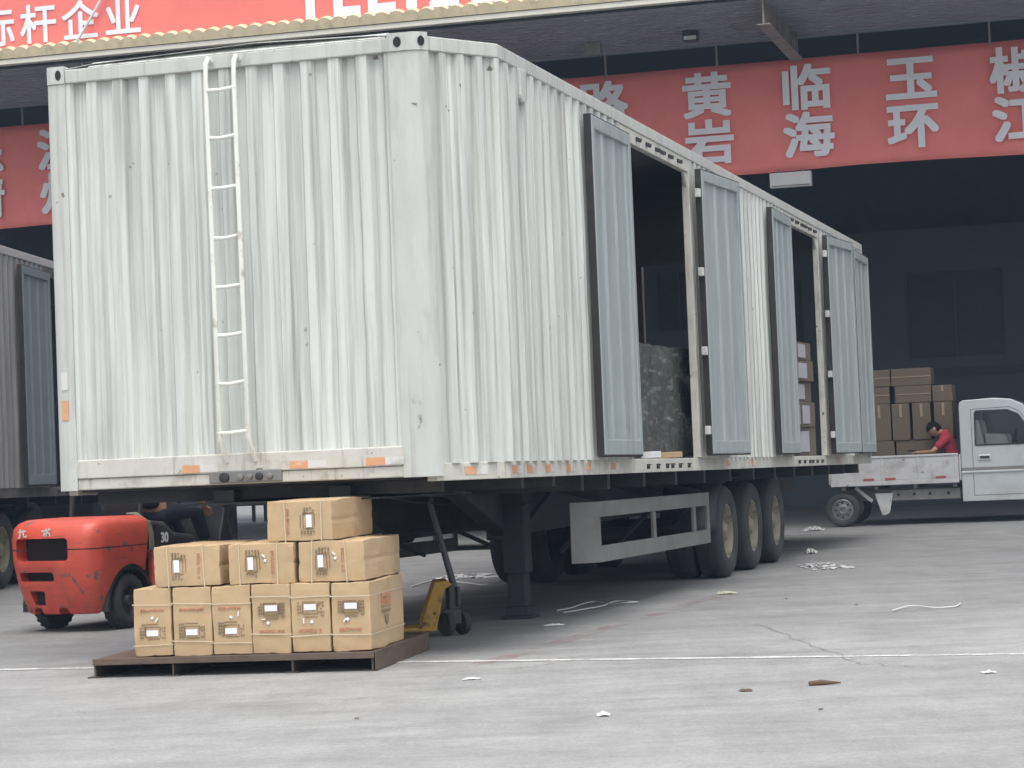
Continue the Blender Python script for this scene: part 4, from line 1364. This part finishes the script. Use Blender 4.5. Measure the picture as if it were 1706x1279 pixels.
def carton(cx, cy, z, lie, label, seed, side_print=False, yaw=0.0, dots=None):
    """carton 0.265 wide, 0.60 deep, 0.45 tall upright; lie: rotation about its own depth axis"""
    w_, d_, h_ = 0.263, 0.86, 0.452
    r_ = random.Random(seed)
    hz = h_ / 2 if lie in (0, pi) else w_ / 2
    p = pf + pd * cx + pn * cy
    t = thing('carton', label, 'box', (p.x, p.y, z + hz), (0, 0, 0), group='cartons stacked on the pallet')
    t.rotation_euler = (Matrix.Rotation(PTH + yaw, 3, 'Z') @ Matrix.Rotation(lie, 3, 'Y')).to_euler()
    # body with flaps: slightly bulged
    bm = bmesh.new()
    bmesh.ops.create_cube(bm, size=1.0)
    bmesh.ops.subdivide_edges(bm, edges=bm.edges[:], cuts=9, use_grid_fill=True)
    for v in bm.verts:
        q = Vector((v.co.x * w_, v.co.y * d_, v.co.z * h_))
        nn = noise.noise_vector(q * 5 + Vector((seed * 3.7, seed * 1.3, seed)))
        n2 = noise.noise_vector(q * 16 + Vector((seed, seed * 2.3, 0)))
        bul = (0.25 - v.co.x ** 2) * (0.25 - v.co.z ** 2) * 16
        if abs(abs(v.co.y) - 0.5) < 1e-4:
            q.y += (0.003 * bul) * (1 if v.co.y > 0 else -1)
        q += nn * 0.0085 + n2 * 0.0028
        if min(abs(abs(v.co.x) - 0.5), 1) < 0.02 and abs(abs(v.co.z) - 0.5) < 0.02 and abs(v.co.y) > 0.35:
            q *= 1 - 0.022 * max(0, noise.noise(Vector((seed * 1.9 + v.co.x * 3, v.co.y * 3, v.co.z * 3))) + 0.35)
        if abs(v.co.z) > 0.49 and abs(v.co.x) < 0.06:
            q.z -= 0.004 * (1 if v.co.z > 0 else -1)
        v.co = q
    bm.verts.index_update()
    b = MB()
    b.add([v.co.copy() for v in bm.verts], [tuple(v.index for v in f.verts) for f in bm.faces])
    bm.free()
    b.build('carton_body', M['card'], t, bevel=0.004)
    F = -d_ / 2 - 0.0095
    for zz in (-0.142 + r_.uniform(-0.012, 0.012), 0.108 + r_.uniform(-0.012, 0.012)):
        b = MB()
        k = r_.uniform(-0.006, 0.006)
        hw, hd, s2 = w_ / 2 + 0.0072, d_ / 2 + 0.0098, 0.0038
        b.add([(x, y, zz + o + (k if x > 0 else -k)) for o in (-s2, s2) for x, y in ((-hw, -hd), (hw, -hd), (hw, hd), (-hw, hd))], [(i, (i + 1) % 4, 4 + (i + 1) % 4, 4 + i) for i in range(4)])
        b.build('packing_tape', M['strap'], t, solid=0.0015)
    MB().box(-0.045 + 0.004 * r_.random(), 0.038, F - 0.004, F, -0.09, -0.052).build('label', M['label'], t)
    b = MB()
    for row in range(5):
        z0 = -0.105 + 0.021 * row
        for side in (-1, 1):
            n = 3 if side < 0 else 2
            for k in range(n):
                if r_.random() < 0.15 or (row > 3 and side > 0):
                    continue
                x0 = (-0.092 + k * 0.014) if side < 0 else (0.062 + k * 0.015)
                b.box(x0, x0 + 0.009, F - 0.001, F + 0.009, z0, z0 + 0.009 + r_.uniform(-0.002, 0.002))
    for z0, a, c in ((-0.108, -0.04, 0.05), (-0.03, -0.05, 0.055), (-0.010, -0.05, 0.04), (-0.045, 0.042, 0.06)):
        b.box(a, c, F - 0.0008, F + 0.009, z0, z0 + 0.0022)
    b.box(-0.052, -0.050, F - 0.0008, F + 0.009, -0.10, -0.03)
    b.box(0.050, 0.052, F - 0.0008, F + 0.009, -0.10, -0.03)
    b.build('black_print', M['ink'], t)
    b = MB()
    for k in range(11):
        if r_.random() < 0.12:
            continue
        x0 = -0.085 + k * 0.0155
        b.box(x0, x0 + 0.0105, F - 0.0006, F + 0.009, 0.078, 0.078 + r_.choice((0.006, 0.011, 0.011)))
        b.box(x0 + 0.002, x0 + 0.008, F - 0.0006, F + 0.009, 0.071, 0.0745)
    b.build('red_print', M['redink'], t)
    if dots:
        b = MB()
        for (x, zz, a, l1, l2) in dots:
            mt = Matrix.Translation((x, F - 0.0015, zz)) @ Matrix.Rotation(a, 4, 'Y')
            b.box(-l1, l1, -0.0012, 0.006, -l2, l2, mt)
        b.build('white_sticker', M['label'], t)
    if side_print:
        q = -1 if lie == pi else 1
        X = q * (w_ / 2 + 0.006)
        Z = q
        b = MB()
        for k in range(6):
            y0 = -0.14 + k * 0.042
            a, c = sorted((Z * 0.05, Z * 0.10))
            b.box(*sorted((X, X - q * 0.005)), y0, y0 + 0.016, a, c)
        a, c = sorted((Z * 0.108, Z * 0.128))
        b.box(*sorted((X, X - q * 0.005)), -0.14, 0.09, a, c)
        b.build('red_print', M['redink'], t)
        b = MB()
        for zz in (0.035, 0.01, 0.0):
            a, c = sorted((Z * zz, Z * (zz + 0.004)))
            b.box(*sorted((X, X - q * 0.005)), -0.14, 0.09, a, c)
        b.prism([(-0.06, Z * -0.02), (0.02, Z * -0.02), (0.02, Z * -0.06), (-0.02, Z * -0.085), (-0.06, Z * -0.06)], X, X - q * 0.005, 'x')
        b.build('black_print', M['ink'], t)
    return t
names = ['lower row, first from the left', 'lower row, second from the left', 'lower row, third from the left', 'lower row, fourth from the left with label near its top', 'lower row, fifth from the left with label near its top', 'lower row, rightmost with red and black side print']
dl = {0: [(0.0, 0.03, 0.3, 0.008, 0.008), (0.03, 0.015, 0.6, 0.004, 0.016)], 2: [(0.0, 0.02, 0.4, 0.01, 0.006), (0.05, 0.04, 0.1, 0.004, 0.016)], 3: [(0.02, 0.025, 0.5, 0.009, 0.009), (0.05, 0.0, 1.5, 0.003, 0.014)],
      4: [(-0.01, 0.025, 0.2, 0.009, 0.009), (0.045, 0.018, 0.0, 0.004, 0.017)], 5: [(0.02, 0.015, 0.6, 0.009, 0.009), (0.04, 0.02, 0.6, 0.004, 0.015)]}
for k in range(6):
    cx = -1.52 + k * 0.2705 + (0.01 if k == 5 else 0)
    carton(cx, 0.49 + rnd.uniform(-0.006, 0.006), PH + 0.003, 0 if k < 3 else pi, f'upright tan carton in the {names[k]}', k + 1, side_print=(k == 5), yaw=rnd.uniform(-0.012, 0.012), dots=dl.get(k))
z2 = PH + 0.462
for k, (cx, nm) in enumerate(((-1.285, 'left'), (-0.755, 'middle'), (-0.275, 'right'))):
    carton(cx, 0.50 + 0.01 * k, z2, pi / 2, f'tan carton lying on its side, {nm} one of the middle row', 20 + k, yaw=(0.03, -0.02, -0.03)[k], dots=[(-0.02 + 0.0 * k, 0.03, 0.3, 0.008, 0.008), (-0.05, 0.02, 0.8, 0.004, 0.014)] if k else None)
carton(-0.475, 0.54, z2 + 0.272, -pi / 2, 'topmost tan carton lying on its side with a torn dented corner', 31, yaw=-0.06)

# ---------------------------------------------------------------- pallet jack
pj = thing('pallet_jack', 'yellow hand pallet jack with tilted grey handle behind the steel pallet', 'pallet jack', (-0.57, 17.9, 0), (0, 0, PTH + 0.28))
# local: +x points to the pump side, forks run to -x
b = MB()
prof = [(-0.21, 0.05), (-0.21, 0.12), (-0.10, 0.42), (0.0, 0.43), (0.03, 0.40), (-0.03, 0.36), (-0.10, 0.05)]
b.prism(prof, -0.20, -0.185, 'y').prism(prof, 0.185, 0.20, 'y')
b.box(-0.10, 0.0, -0.184, 0.184, 0.375, 0.425)
b.prism([(-0.205, 0.12), (-0.10, 0.405), (-0.08, 0.39), (-0.185, 0.12)], -0.184, 0.184, 'y')
b.build('body', M['yellow'], pj, bevel=0.008)
for yy in (-0.20, 0.06):
    MB().box(-0.62, -0.20, yy, yy + 0.14, 0.055, 0.085).build('fork', M['yellow'], pj, bevel=0.006)
b = MB()
b.tube([(0.03, 0, 0.10), (0.03, 0, 0.40)], 0.042, 12)
b.tube([(0.07, 0.03, 0.14), (0.07, 0.03, 0.33)], 0.022, 10)
b.box(-0.03, 0.10, -0.07, 0.07, 0.09, 0.20)
b.tube([(0.085, -0.03, 0.22), (0.085, -0.03, 0.37)], 0.018, 8)
b.build('pump', M['jackgrey'], pj, bevel=0.004)
b = MB()
hx, hz = -0.10, 1.02
b.tube([(0.06, 0, 0.36), (hx, 0, hz)], [0.028, 0.022], 10)
b.tube([(hx, 0, hz), (hx + 0.03, 0.11, hz + 0.06), (hx + 0.02, 0.12, hz + 0.15), (hx - 0.02, 0.05, hz + 0.19), (hx - 0.02, -0.05, hz + 0.19), (hx + 0.02, -0.12, hz + 0.15), (hx + 0.03, -0.11, hz + 0.06), (hx, 0, hz)], 0.013, 8)
b.build('handle', M['jackgrey'], pj, smooth=True)
for yy in (-0.075, 0.075):
    b = MB()
    b.lathe([(0.02, -0.026), (0.085, -0.026), (0.09, -0.018), (0.09, 0.018), (0.085, 0.026), (0.02, 0.026)], 24, Matrix.Translation((0.05, 0, 0.09)) @ Matrix.Rotation(0.55, 4, 'Z') @ Matrix.Translation((yy, 0, 0)))
    b.build('wheel', M['rubber'], pj, smooth=True)

# ---------------------------------------------------------------- small flatbed truck
TT = -0.27
tk = thing('pickup_truck', 'small silver flatbed truck carrying a stack of dull cartons', 'truck', (5.03, 36.08, 0), (0, 0, TT))
# local: +x towards the cab, y=0 at the visible side plane of the wheels, +y away
TW = 1.55
b = MB()
prof = [(1.84, 0.33), (1.84, 1.80), (1.86, 1.845), (1.91, 1.872), (2.35, 1.89), (2.62, 1.865), (2.80, 1.78), (3.0, 1.45), (3.16, 1.16), (3.55, 1.02), (3.85, 0.92), (3.95, 0.70), (3.95, 0.36), (3.78, 0.33)]
arch = [(3.12 + 0.31 * cos(math.radians(a)) * -1, 0.27 + 0.31 * sin(math.radians(a))) for a in range(170, 9, -10)]
arch = [(3.12 + 0.31 * cos(math.radians(a)), 0.30 + 0.31 * sin(math.radians(a))) for a in range(5, 176, 10)]
prof += [(x, z) for x, z in arch]
prof += [(2.75, 0.33)]
b.prism(prof, -0.03, TW + 0.03, 'y')
cabo = b.build('cab', M['silver'], tk)
win = [(2.07, 1.18), (2.075, 1.67), (2.10, 1.70), (2.56, 1.70), (2.72, 1.63), (3.02, 1.18)]
cutb = [MB().prism(win, -0.2, TW + 0.2, 'y'), MB().box(1.93, 2.86, 0.05, TW - 0.05, 1.0, 1.76), MB().box(1.7, 2.0, 0.25, TW - 0.25, 1.28, 1.64),
        MB().prism([(2.80, 1.72), (3.2, 1.72), (3.5, 1.12), (3.08, 1.20)], 0.08, TW - 0.08, 'y')]
apply_cuts(cabo, cutb)
md = cabo.modifiers.new('bevel', 'BEVEL'); md.width = 0.014; md.segments = 2; md.limit_method = 'ANGLE'; md.angle_limit = math.radians(40)
gl = bpy.data.materials.new('clear side glass')
gl.use_nodes = True
_t = gl.node_tree
_g = _t.nodes.new('ShaderNodeBsdfGlossy'); _g.inputs['Roughness'].default_value = 0.03
_tr = _t.nodes.new('ShaderNodeBsdfTransparent'); _tr.inputs[0].default_value = (0.9, 0.93, 0.93, 1)
_mx = _t.nodes.new('ShaderNodeMixShader'); _fr = _t.nodes.new('ShaderNodeFresnel'); _fr.inputs[0].default_value = 1.6
_t.links.new(_fr.outputs[0], _mx.inputs[0]); _t.links.new(_tr.outputs[0], _mx.inputs[1]); _t.links.new(_g.outputs[0], _mx.inputs[2])
_t.links.new(_mx.outputs[0], _t.nodes['Material Output'].inputs[0])
for yy in (0.0, TW):
    MB().prism(win, yy, yy + 0.005, 'y').build('window', gl, tk)
b = MB()
rim_ = []
for i in range(len(win)):
    p, q = win[i], win[(i + 1) % len(win)]
    b.bar((p[0], -0.034, p[1]), (q[0], -0.034, q[1]), 0.022, 0.012, up=(0, 1, 0))
b.build('window_seal', M['black'], tk)
b = MB()
dseam = [(2.02, 0.42), (2.02, 1.73), (2.60, 1.745), (2.75, 1.67), (3.06, 1.18), (3.06, 0.62), (2.86, 0.42)]
for i in range(len(dseam)):
    p, q = dseam[i], dseam[(i + 1) % len(dseam)]
    b.bar((p[0], -0.0308, p[1]), (q[0], -0.0308, q[1]), 0.007, 0.004, up=(0, 1, 0))
b.build('door_seam', M['seal'], tk)
MB().box(2.13, 2.27, -0.058, -0.0505, 0.975, 1.015).build('door_handle', M['black'], tk, bevel=0.004)
MB().box(1.842, 3.3, -0.036, -0.0305, 0.80, 0.845).build('side_moulding', M['guard'], tk)
MB().prism([(-0.0305, 0.797), (-0.052, 0.782), (-0.052, 0.765), (-0.0305, 0.755)], 1.842, 3.3, 'x').build('side_moulding', M['silver'], tk)
MB().prism([(-0.0305, 1.03), (-0.05, 1.02), (-0.05, 0.955), (-0.0305, 0.945)], 2.11, 2.29, 'x').build('handle_cup', M['silver'], tk)
b = MB()
b.bar((3.0, -0.03, 1.20), (2.98, -0.17, 1.22), 0.03)
b.box(2.95, 3.0, -0.30, -0.14, 1.16, 1.38)
b.build('mirror', M['black'], tk, bevel=0.012)
MB().box(3.20, 3.34, -0.034, -0.0305, 0.86, 0.91).build('side_lamp', M['reflo'], tk)
b = MB()
b.box(2.55, 3.3, 0.04, TW - 0.04, 0.85, 1.12)
b.build('dashboard', M['black'], tk, bevel=0.03)
b = MB()
for yy in (0.12, 0.82):
    b.box(1.98, 2.45, yy, yy + 0.56, 0.80, 1.08)
    b.prism([(1.95, 1.08), (1.97, 1.56), (2.12, 1.57), (2.22, 1.08)], yy, yy + 0.56, 'y')
    b.prism([(2.22, 1.02), (2.20, 1.36), (2.52, 1.33), (2.62, 1.02)], yy, yy + 0.5, 'y')
b.build('seat', M['seat'], tk, bevel=0.03)
b = MB()
sw = [(2.62 + 0.05 * sin(a), 0.40 + 0.17 * cos(a), 1.24 + 0.16 * sin(a)) for a in [2 * pi * k / 20 for k in range(21)]]
b.tube(sw, 0.014, 6)
b.tube([(2.62, 0.40, 1.24), (2.85, 0.40, 1.05)], 0.02, 6)
b.build('steering_wheel', M['black'], tk, smooth=True)
# load bed
b = MB()
b.box(-0.16, 1.80, -0.04, TW + 0.04, 0.62, 0.66)
b.build('bed_floor', M['bedwhite'], tk, bevel=0.006)
for yy in (-0.05, TW + 0.02):
    b = MB()
    b.box(-0.16, 1.80, yy, yy + 0.03, 0.70, 1.04)
    b.box(-0.16, 1.80, yy - 0.012, yy + 0.042, 1.041, 1.075)
    b.box(-0.16, 1.80, yy - 0.010, yy + 0.04, 0.625, 0.698)
    for x in (-0.15, 0.62, 1.17, 1.74):
        b.box(x, x + 0.035, yy - 0.009, yy + 0.039, 0.70, 1.04)
    sd = b.build('bed_side', M['bedwhite'], tk, bevel=0.005)
    b = MB()
    for x in (0.35, 0.68, 1.45):
        b.box(x, x + 0.16, yy - 0.014, yy - 0.0102, 0.665, 0.692) if False else b.box(x, x + 0.16, yy - 0.0145, yy - 0.0105, 0.70, 0.735)
    b.build('reflector_strip', pm('dull red reflector', (0.28, 0.07, 0.08), 0.5), sd)
for x in (-0.192, 1.805):
    MB().box(x, x + 0.03, -0.02, TW + 0.02, 0.66, 1.05).build('bed_end', M['bedwhite'], tk, bevel=0.005)
b = MB()
b.box(-0.05, 1.85, 0.30, 0.38, 0.38, 0.56).box(-0.05, 1.85, TW - 0.38, TW - 0.30, 0.38, 0.56)
b.box(0.75, 1.80, 0.06, 0.10, 0.38, 0.54)
for x in (0.0, 0.5, 1.1, 1.7):
    b.box(x, x + 0.06, 0.0, TW, 0.561, 0.618)
b.build('frame_rail', M['guard'], tk, bevel=0.005)
b = MB()
for x in (0.86, 1.10, 1.34, 1.62):
    b.lathe([(0.022, 0), (0.022, 0.008)], 12, Matrix.Translation((x, 0.0585, 0.47)) @ Matrix.Rotation(-pi / 2, 4, 'Z'))
b.build('rail_hole', M['inside'], tk)
b = MB()
b.prism([(0.50, 0.50), (0.78, 0.50), (0.72, 0.20), (0.65, 0.16), (0.60, 0.17)], 0.03, 0.045, 'y')
b.bar((0.2, 0.1, 0.6), (0.45, 0.1, 0.38), 0.05)
b.build('mud_flap', M['bedwhite'], tk)
def truck_wheel(x):
    for yy, sg in ((0.0, 1), (TW, -1)):
        t = bpy.data.objects.new('wheel', None)
        C.objects.link(t)
        t.parent = tk
        t.location = (x, yy, 0.265)
        R = 0.265
        b = MB()
        mt = Matrix.Rotation(pi / 2, 4, 'Z')
        b.lathe([(0.165, 0), (0.18, -sg * 0.01), (0.22, -sg * 0.012), (0.25, 0), (R, sg * 0.03), (R, sg * 0.14), (0.25, sg * 0.165), (0.165, sg * 0.165)], 36, mt, close=True)
        b.build('tyre', M['rubber'], t, smooth=True)
        b = MB()
        b.lathe([(0.166, sg * 0.002), (0.155, -sg * 0.004), (0.145, sg * 0.02), (0.09, sg * 0.012), (0.07, -sg * 0.01), (0.045, -sg * 0.014), (0.04, sg * 0.004), (0.005, sg * 0.004), (0.005, sg * 0.14), (0.166, sg * 0.14)], 28, mt, close=True)
        rim = b.build('rim', M['alloy'], t, smooth=True)
        b = MB()
        for k in range(8):
            a = 2 * pi * k / 8
            b.lathe([(0.016, -sg * 0.004), (0.016, sg * 0.03)], 10, Matrix.Translation((0.113 * cos(a), -0.0, 0.113 * sin(a))) @ mt)
        b.build('vent_hole', M['inside'], rim)
truck_wheel(0.0)
truck_wheel(3.12)
b = MB()
b.prism([(1.85, 1.92), (2.15, 1.99), (2.35, 1.99), (2.2, 1.90)], 0.3, TW - 0.3, 'y')
bpy.data.objects  # (no roof spoiler on this truck)

def tkp(x, y, z):
    c_, s_ = cos(TT), sin(TT)
    return Vector((5.03 + x * c_ - y * s_, 36.08 + x * s_ + y * c_, z))
# cartons on the bed: (x0, x1, z0, z1, name)
rows = [(0.02, 0.78, 0.665, 1.30, 'bottom carton at the tailgate end'), (0.80, 1.66, 0.665, 1.30, 'long bottom carton beside the seated person'),
        (0.02, 0.36, 1.302, 1.88, 'upright carton at the tailgate end of the second layer'), (0.38, 0.74, 1.302, 1.88, 'upright carton second from the tailgate in the second layer'), (0.76, 1.04, 1.302, 1.88, 'narrow upright carton in the middle of the second layer'), (1.07, 1.36, 1.302, 1.88, 'narrow upright carton right of the middle in the second layer'), (1.41, 1.70, 1.302, 1.88, 'upright carton nearest the cab in the second layer'),
        (0.08, 0.74, 1.882, 2.15, 'carton at the tailgate end of the third layer'), (0.82, 1.38, 1.882, 2.15, 'wide flat carton in the middle of the third layer'), (1.40, 1.71, 1.882, 2.14, 'small carton nearest the cab in the third layer'),
        (0.14, 0.76, 2.152, 2.42, 'carton at the tailgate end of the top layer'), (0.765, 1.39, 2.152, 2.425, 'wide carton with crushed corner in the top layer')]
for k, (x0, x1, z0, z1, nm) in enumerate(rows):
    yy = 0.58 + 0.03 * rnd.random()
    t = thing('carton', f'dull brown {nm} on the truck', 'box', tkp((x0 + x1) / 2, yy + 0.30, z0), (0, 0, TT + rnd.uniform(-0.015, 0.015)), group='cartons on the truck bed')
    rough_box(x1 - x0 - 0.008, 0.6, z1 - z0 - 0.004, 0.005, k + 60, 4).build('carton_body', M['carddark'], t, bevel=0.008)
    b = MB()
    hw = (x1 - x0) / 2
    b.box(-0.02, 0.02, -0.3075, -0.3045, (z1 - z0) * 0.62, (z1 - z0) * 0.97) if x1 - x0 < 0.5 else b.box(-hw + 0.01, hw - 0.01, -0.3075, -0.3045, (z1 - z0) * 0.47, (z1 - z0) * 0.53)
    b.build('packing_tape', pm('brown packing tape', (0.26, 0.20, 0.14), 0.35), t)
seated(tkp(1.74, 0.42, 0), TT + pi / 2, 'black haired person in a red shirt bending over in the truck bed', M['shirt'], M['trouser'], 0.30, 0.84, (0, 0.72, -0.69), (0, 0.72, 0.69),
       [((0.16, 0.42, 0.93), (0.13, 0.60, 0.74), (0.13, 0.74, 0.70)), ((-0.16, 0.40, 0.95), (-0.13, 0.58, 0.74), (-0.13, 0.72, 0.70))],
       [((0.25, 0.34, 1.10), (0.10, 0.56, 1.10), (-0.2, 1, 0.05)), ((-0.25, 0.34, 1.10), (-0.06, 0.54, 1.10), (0.2, 1, 0.05))])
ph = MB().box(-0.035, 0.035, -0.075, 0.075, -0.006, 0.006).build('phone', M['black'], loc=tkp(1.74 - 0.68, 0.42, 1.135), rot=(0.0, 0.25, TT + pi / 2), bevel=0.005)
tag(ph, 'black phone held by the person in the red shirt', 'phone')

# ---------------------------------------------------------------- dark van parked behind the trailer
vn = thing('parked_van', 'dark grey van parked in shade behind the white trailer', 'van', (-3.05, 34.0, 0), (0, 0, -0.262))
b = MB()
vp = [(0, 0.35), (0.0, 1.0), (0.12, 1.75), (0.4, 1.88), (3.0, 1.88), (3.5, 1.35), (4.25, 1.05), (4.4, 0.8), (4.4, 0.32)]
for cx in (3.6, 0.85):
    vp += [(cx + 0.36 * cos(math.radians(a)), 0.32 + 0.36 * sin(math.radians(a))) for a in range(0, 181, 15)]
vp += [(0.3, 0.33)]
b.prism(vp, 0, 1.65, 'y')
b.build('van_body', M['greyvan'], vn, bevel=0.03)
for (x0, x1) in ((0.35, 1.3), (1.4, 2.35), (2.45, 3.15)):
    MB().prism([(x0, 1.12), (x0, 1.65), (x1, 1.65), (x1 + (0.25 if x1 > 3 else 0), 1.12)], -0.004, -0.001, 'y').build('window', M['glass'], vn)
for x in (0.85, 3.6):
    for yy, sg in ((0.02, 1), (1.63, -1)):
        t = bpy.data.objects.new('wheel', None); C.objects.link(t); t.parent = vn; t.location = (x, yy, 0.30)
        mt = Matrix.Rotation(pi / 2, 4, 'Z')
        MB().lathe([(0.17, 0), (0.28, 0), (0.30, sg * 0.03), (0.30, sg * 0.15), (0.28, sg * 0.18), (0.17, sg * 0.18)], 28, mt, close=True).build('tyre', M['inside'], t, smooth=True)
        MB().lathe([(0.172, sg * 0.01), (0.10, sg * 0.02), (0.01, sg * 0.0), (0.01, sg * 0.15), (0.172, sg * 0.15)], 20, mt, close=True).build('rim', M['dark'], t, smooth=True)

# ---------------------------------------------------------------- litter
def crumple(name, lb, cat, loc, sx, sy, sz, mat, seed, rz=0.0, n=14, group=None, holes=None):
    b = MB()
    vs = []
    for j in range(n + 1):
        for i in range(n + 1):
            x, y = (i / n - 0.5), (j / n - 0.5)
            edge = 1 + 0.35 * noise.noise(Vector((x * 3 + seed, y * 3, seed)))
            q = max(0.0, 1 - (x * x + y * y) * 2.6)
            z = sz * q * (0.35 + 0.65 * abs(noise.noise(Vector((x * 7 + seed * 2, y * 7, seed)))) * 2)
            vs.append((x * sx * edge, y * sy * edge, 0.005 + z))
    b.add(vs, [(j * (n + 1) + i, j * (n + 1) + i + 1, (j + 1) * (n + 1) + i + 1, (j + 1) * (n + 1) + i) for j in range(n) for i in range(n) if holes is None or noise.noise(Vector((i * 0.55 * 14 / n * (1.6 if n > 20 else 1) + seed, j * 0.55 * 14 / n * (1.6 if n > 20 else 1), 1.7))) > holes])
    return tag(b.build(name, mat, loc=loc, rot=(0, 0, rz), solid=0.003), lb, cat, group)
crumple('plastic_sheet', 'flat shredded white plastic on the ground right of trailer wheels', 'litter', (3.27, 25.2, 0), 0.50, 1.3, 0.02, pm('dull plastic', (0.44, 0.44, 0.44), 0.6), 2, n=52, holes=0.10)
crumple('plastic_bag', 'crumpled white plastic bag on ground near rear trailer wheel', 'litter', (3.52, 28.2, 0), 0.15, 0.26, 0.07, M['paper'], 5, holes=-0.25)
crumple('rag', 'pale grey rag on the ground beside the truck wheel', 'litter', (4.45, 35.2, 0), 0.30, 0.3, 0.07, pm('dirty rag', (0.3, 0.3, 0.3), 0.8), 8, holes=-0.3)
crumple('paper_scrap', 'small white paper scrap near the bottom edge of the yard', 'litter', (0.40, 12.06, 0), 0.07, 0.07, 0.02, M['paper'], 11)
crumple('paper_scrap', 'tiny white scrap on the ground at right edge above the white line', 'litter', (3.55, 16.1, 0), 0.14, 0.05, 0.01, M['paper'], 12)
crumple('paper_scrap', 'pale scrap beside the landing leg on the red line', 'litter', (0.25, 18.4, 0), 0.16, 0.12, 0.012, M['paper'], 13)
crumple('leaf', 'small brown leaf on open ground left of the brown stick', 'leaf', (1.22, 12.95, 0), 0.07, 0.05, 0.012, M['stick'], 14)
crumple('paper_scrap', 'small pale scrap on open ground near the right edge', 'litter', (2.65, 13.35, 0), 0.08, 0.05, 0.012, M['paper'], 15)
crumple('paper_scrap', 'flat yellowish scrap on the ground beside the trailer wheels', 'litter', (1.88, 21.4, 0), 0.18, 0.22, 0.02, pm('yellowish paper', (0.36, 0.36, 0.27), 0.7), 16)
crumple('paper_scrap', 'thin white scrap lying between the pallet and the white line', 'litter', (-0.33, 14.3, 0), 0.10, 0.05, 0.01, M['paper'], 17)
for k, (x, y) in enumerate(((1.5, 11.9), (-0.9, 12.4), (2.75, 19.2), (2.3, 20.3))):
    crumple('grit', 'tiny dark speck of grit on the open yard', 'litter', (x, y, 0), 0.022, 0.016, 0.007, M['stick'], 30 + k, n=6, group='specks of grit on the yard')
b = MB()
b.tube([(-0.09, 0, 0.012), (-0.02, 0.004, 0.016), (0.09, -0.003, 0.010)], [0.014, 0.016, 0.004], 7)
tag(b.build('stick', M['stick'], loc=(1.68, 13.1, 0), rot=(0, 0, 0.05)), 'short brown stick lying alone on the open concrete', 'stick')
def cord(lb, pts, r, mat=M['paper'], name='cord'):
    b = MB()
    # smooth through the points
    P = [Vector(p) for p in pts]
    out = []
    for i in range(len(P) - 1):
        p0, p1, p2, p3 = P[max(i - 1, 0)], P[i], P[i + 1], P[min(i + 2, len(P) - 1)]
        for k in range(6):
            q = k / 6
            out.append(0.5 * ((2 * p1) + (p2 - p0) * q + (2 * p0 - 5 * p1 + 4 * p2 - p3) * q * q + (3 * p1 - p0 - 3 * p2 + p3) * q ** 3))
    out.append(P[-1])
    b.tube(out, r, 6)
    return tag(b.build(name, mat, smooth=True), lb, 'cord')
cord('white plastic cord looped on the ground right of landing leg', [(0.30, 20.0, 0.01), (0.42, 20.2, 0.012), (0.55, 20.6, 0.02), (0.66, 20.9, 0.012), (0.78, 20.5, 0.012), (0.95, 20.35, 0.03), (1.02, 20.6, 0.012), (0.85, 20.85, 0.012), (0.70, 20.3, 0.012), (0.52, 20.0, 0.01), (0.35, 19.7, 0.01)], 0.006)
cord('white plastic cord lying on the ground behind the pallet jack', [(-1.15, 24.6, 0.012), (-0.9, 25.3, 0.03), (-0.6, 24.9, 0.012), (-0.35, 24.2, 0.02), (-0.1, 25.0, 0.04), (-0.25, 25.8, 0.012), (-0.7, 26.0, 0.012)], 0.010)
cord('thin white string curling on the right side of the yard', [(2.9, 18.3, 0.01), (3.1, 18.6, 0.02), (3.25, 18.4, 0.012), (3.42, 18.45, 0.012), (3.52, 18.75, 0.012)], 0.006)
crumple('plastic_sheet', 'torn white plastic lying under the trailer behind the pallet jack', 'litter', (-0.62, 26.2, 0), 0.55, 0.9, 0.03, M['paper'], 21, n=20, holes=0.0)

# ---------------------------------------------------------------- haze added to lift the dark tones
hm = bpy.data.materials.new('added haze')
hm.use_nodes = True
_t = hm.node_tree
_t.nodes.remove(_t.nodes['Principled BSDF'])
_v = _t.nodes.new('ShaderNodeVolumePrincipled')
_v.inputs['Color'].default_value = (0.55, 0.74, 1.0, 1)
_v.inputs['Density'].default_value = 0.0009
_t.links.new(_v.outputs[0], _t.nodes['Material Output'].inputs['Volume'])
hz = MB().box(-97, 97, -42, 142, -1.0, 11.5).build('haze', hm)
hz['kind'] = 'stuff'
hz['label'] = 'thin pale haze added over yard and hall to lift the blacks'
hz['category'] = 'haze'
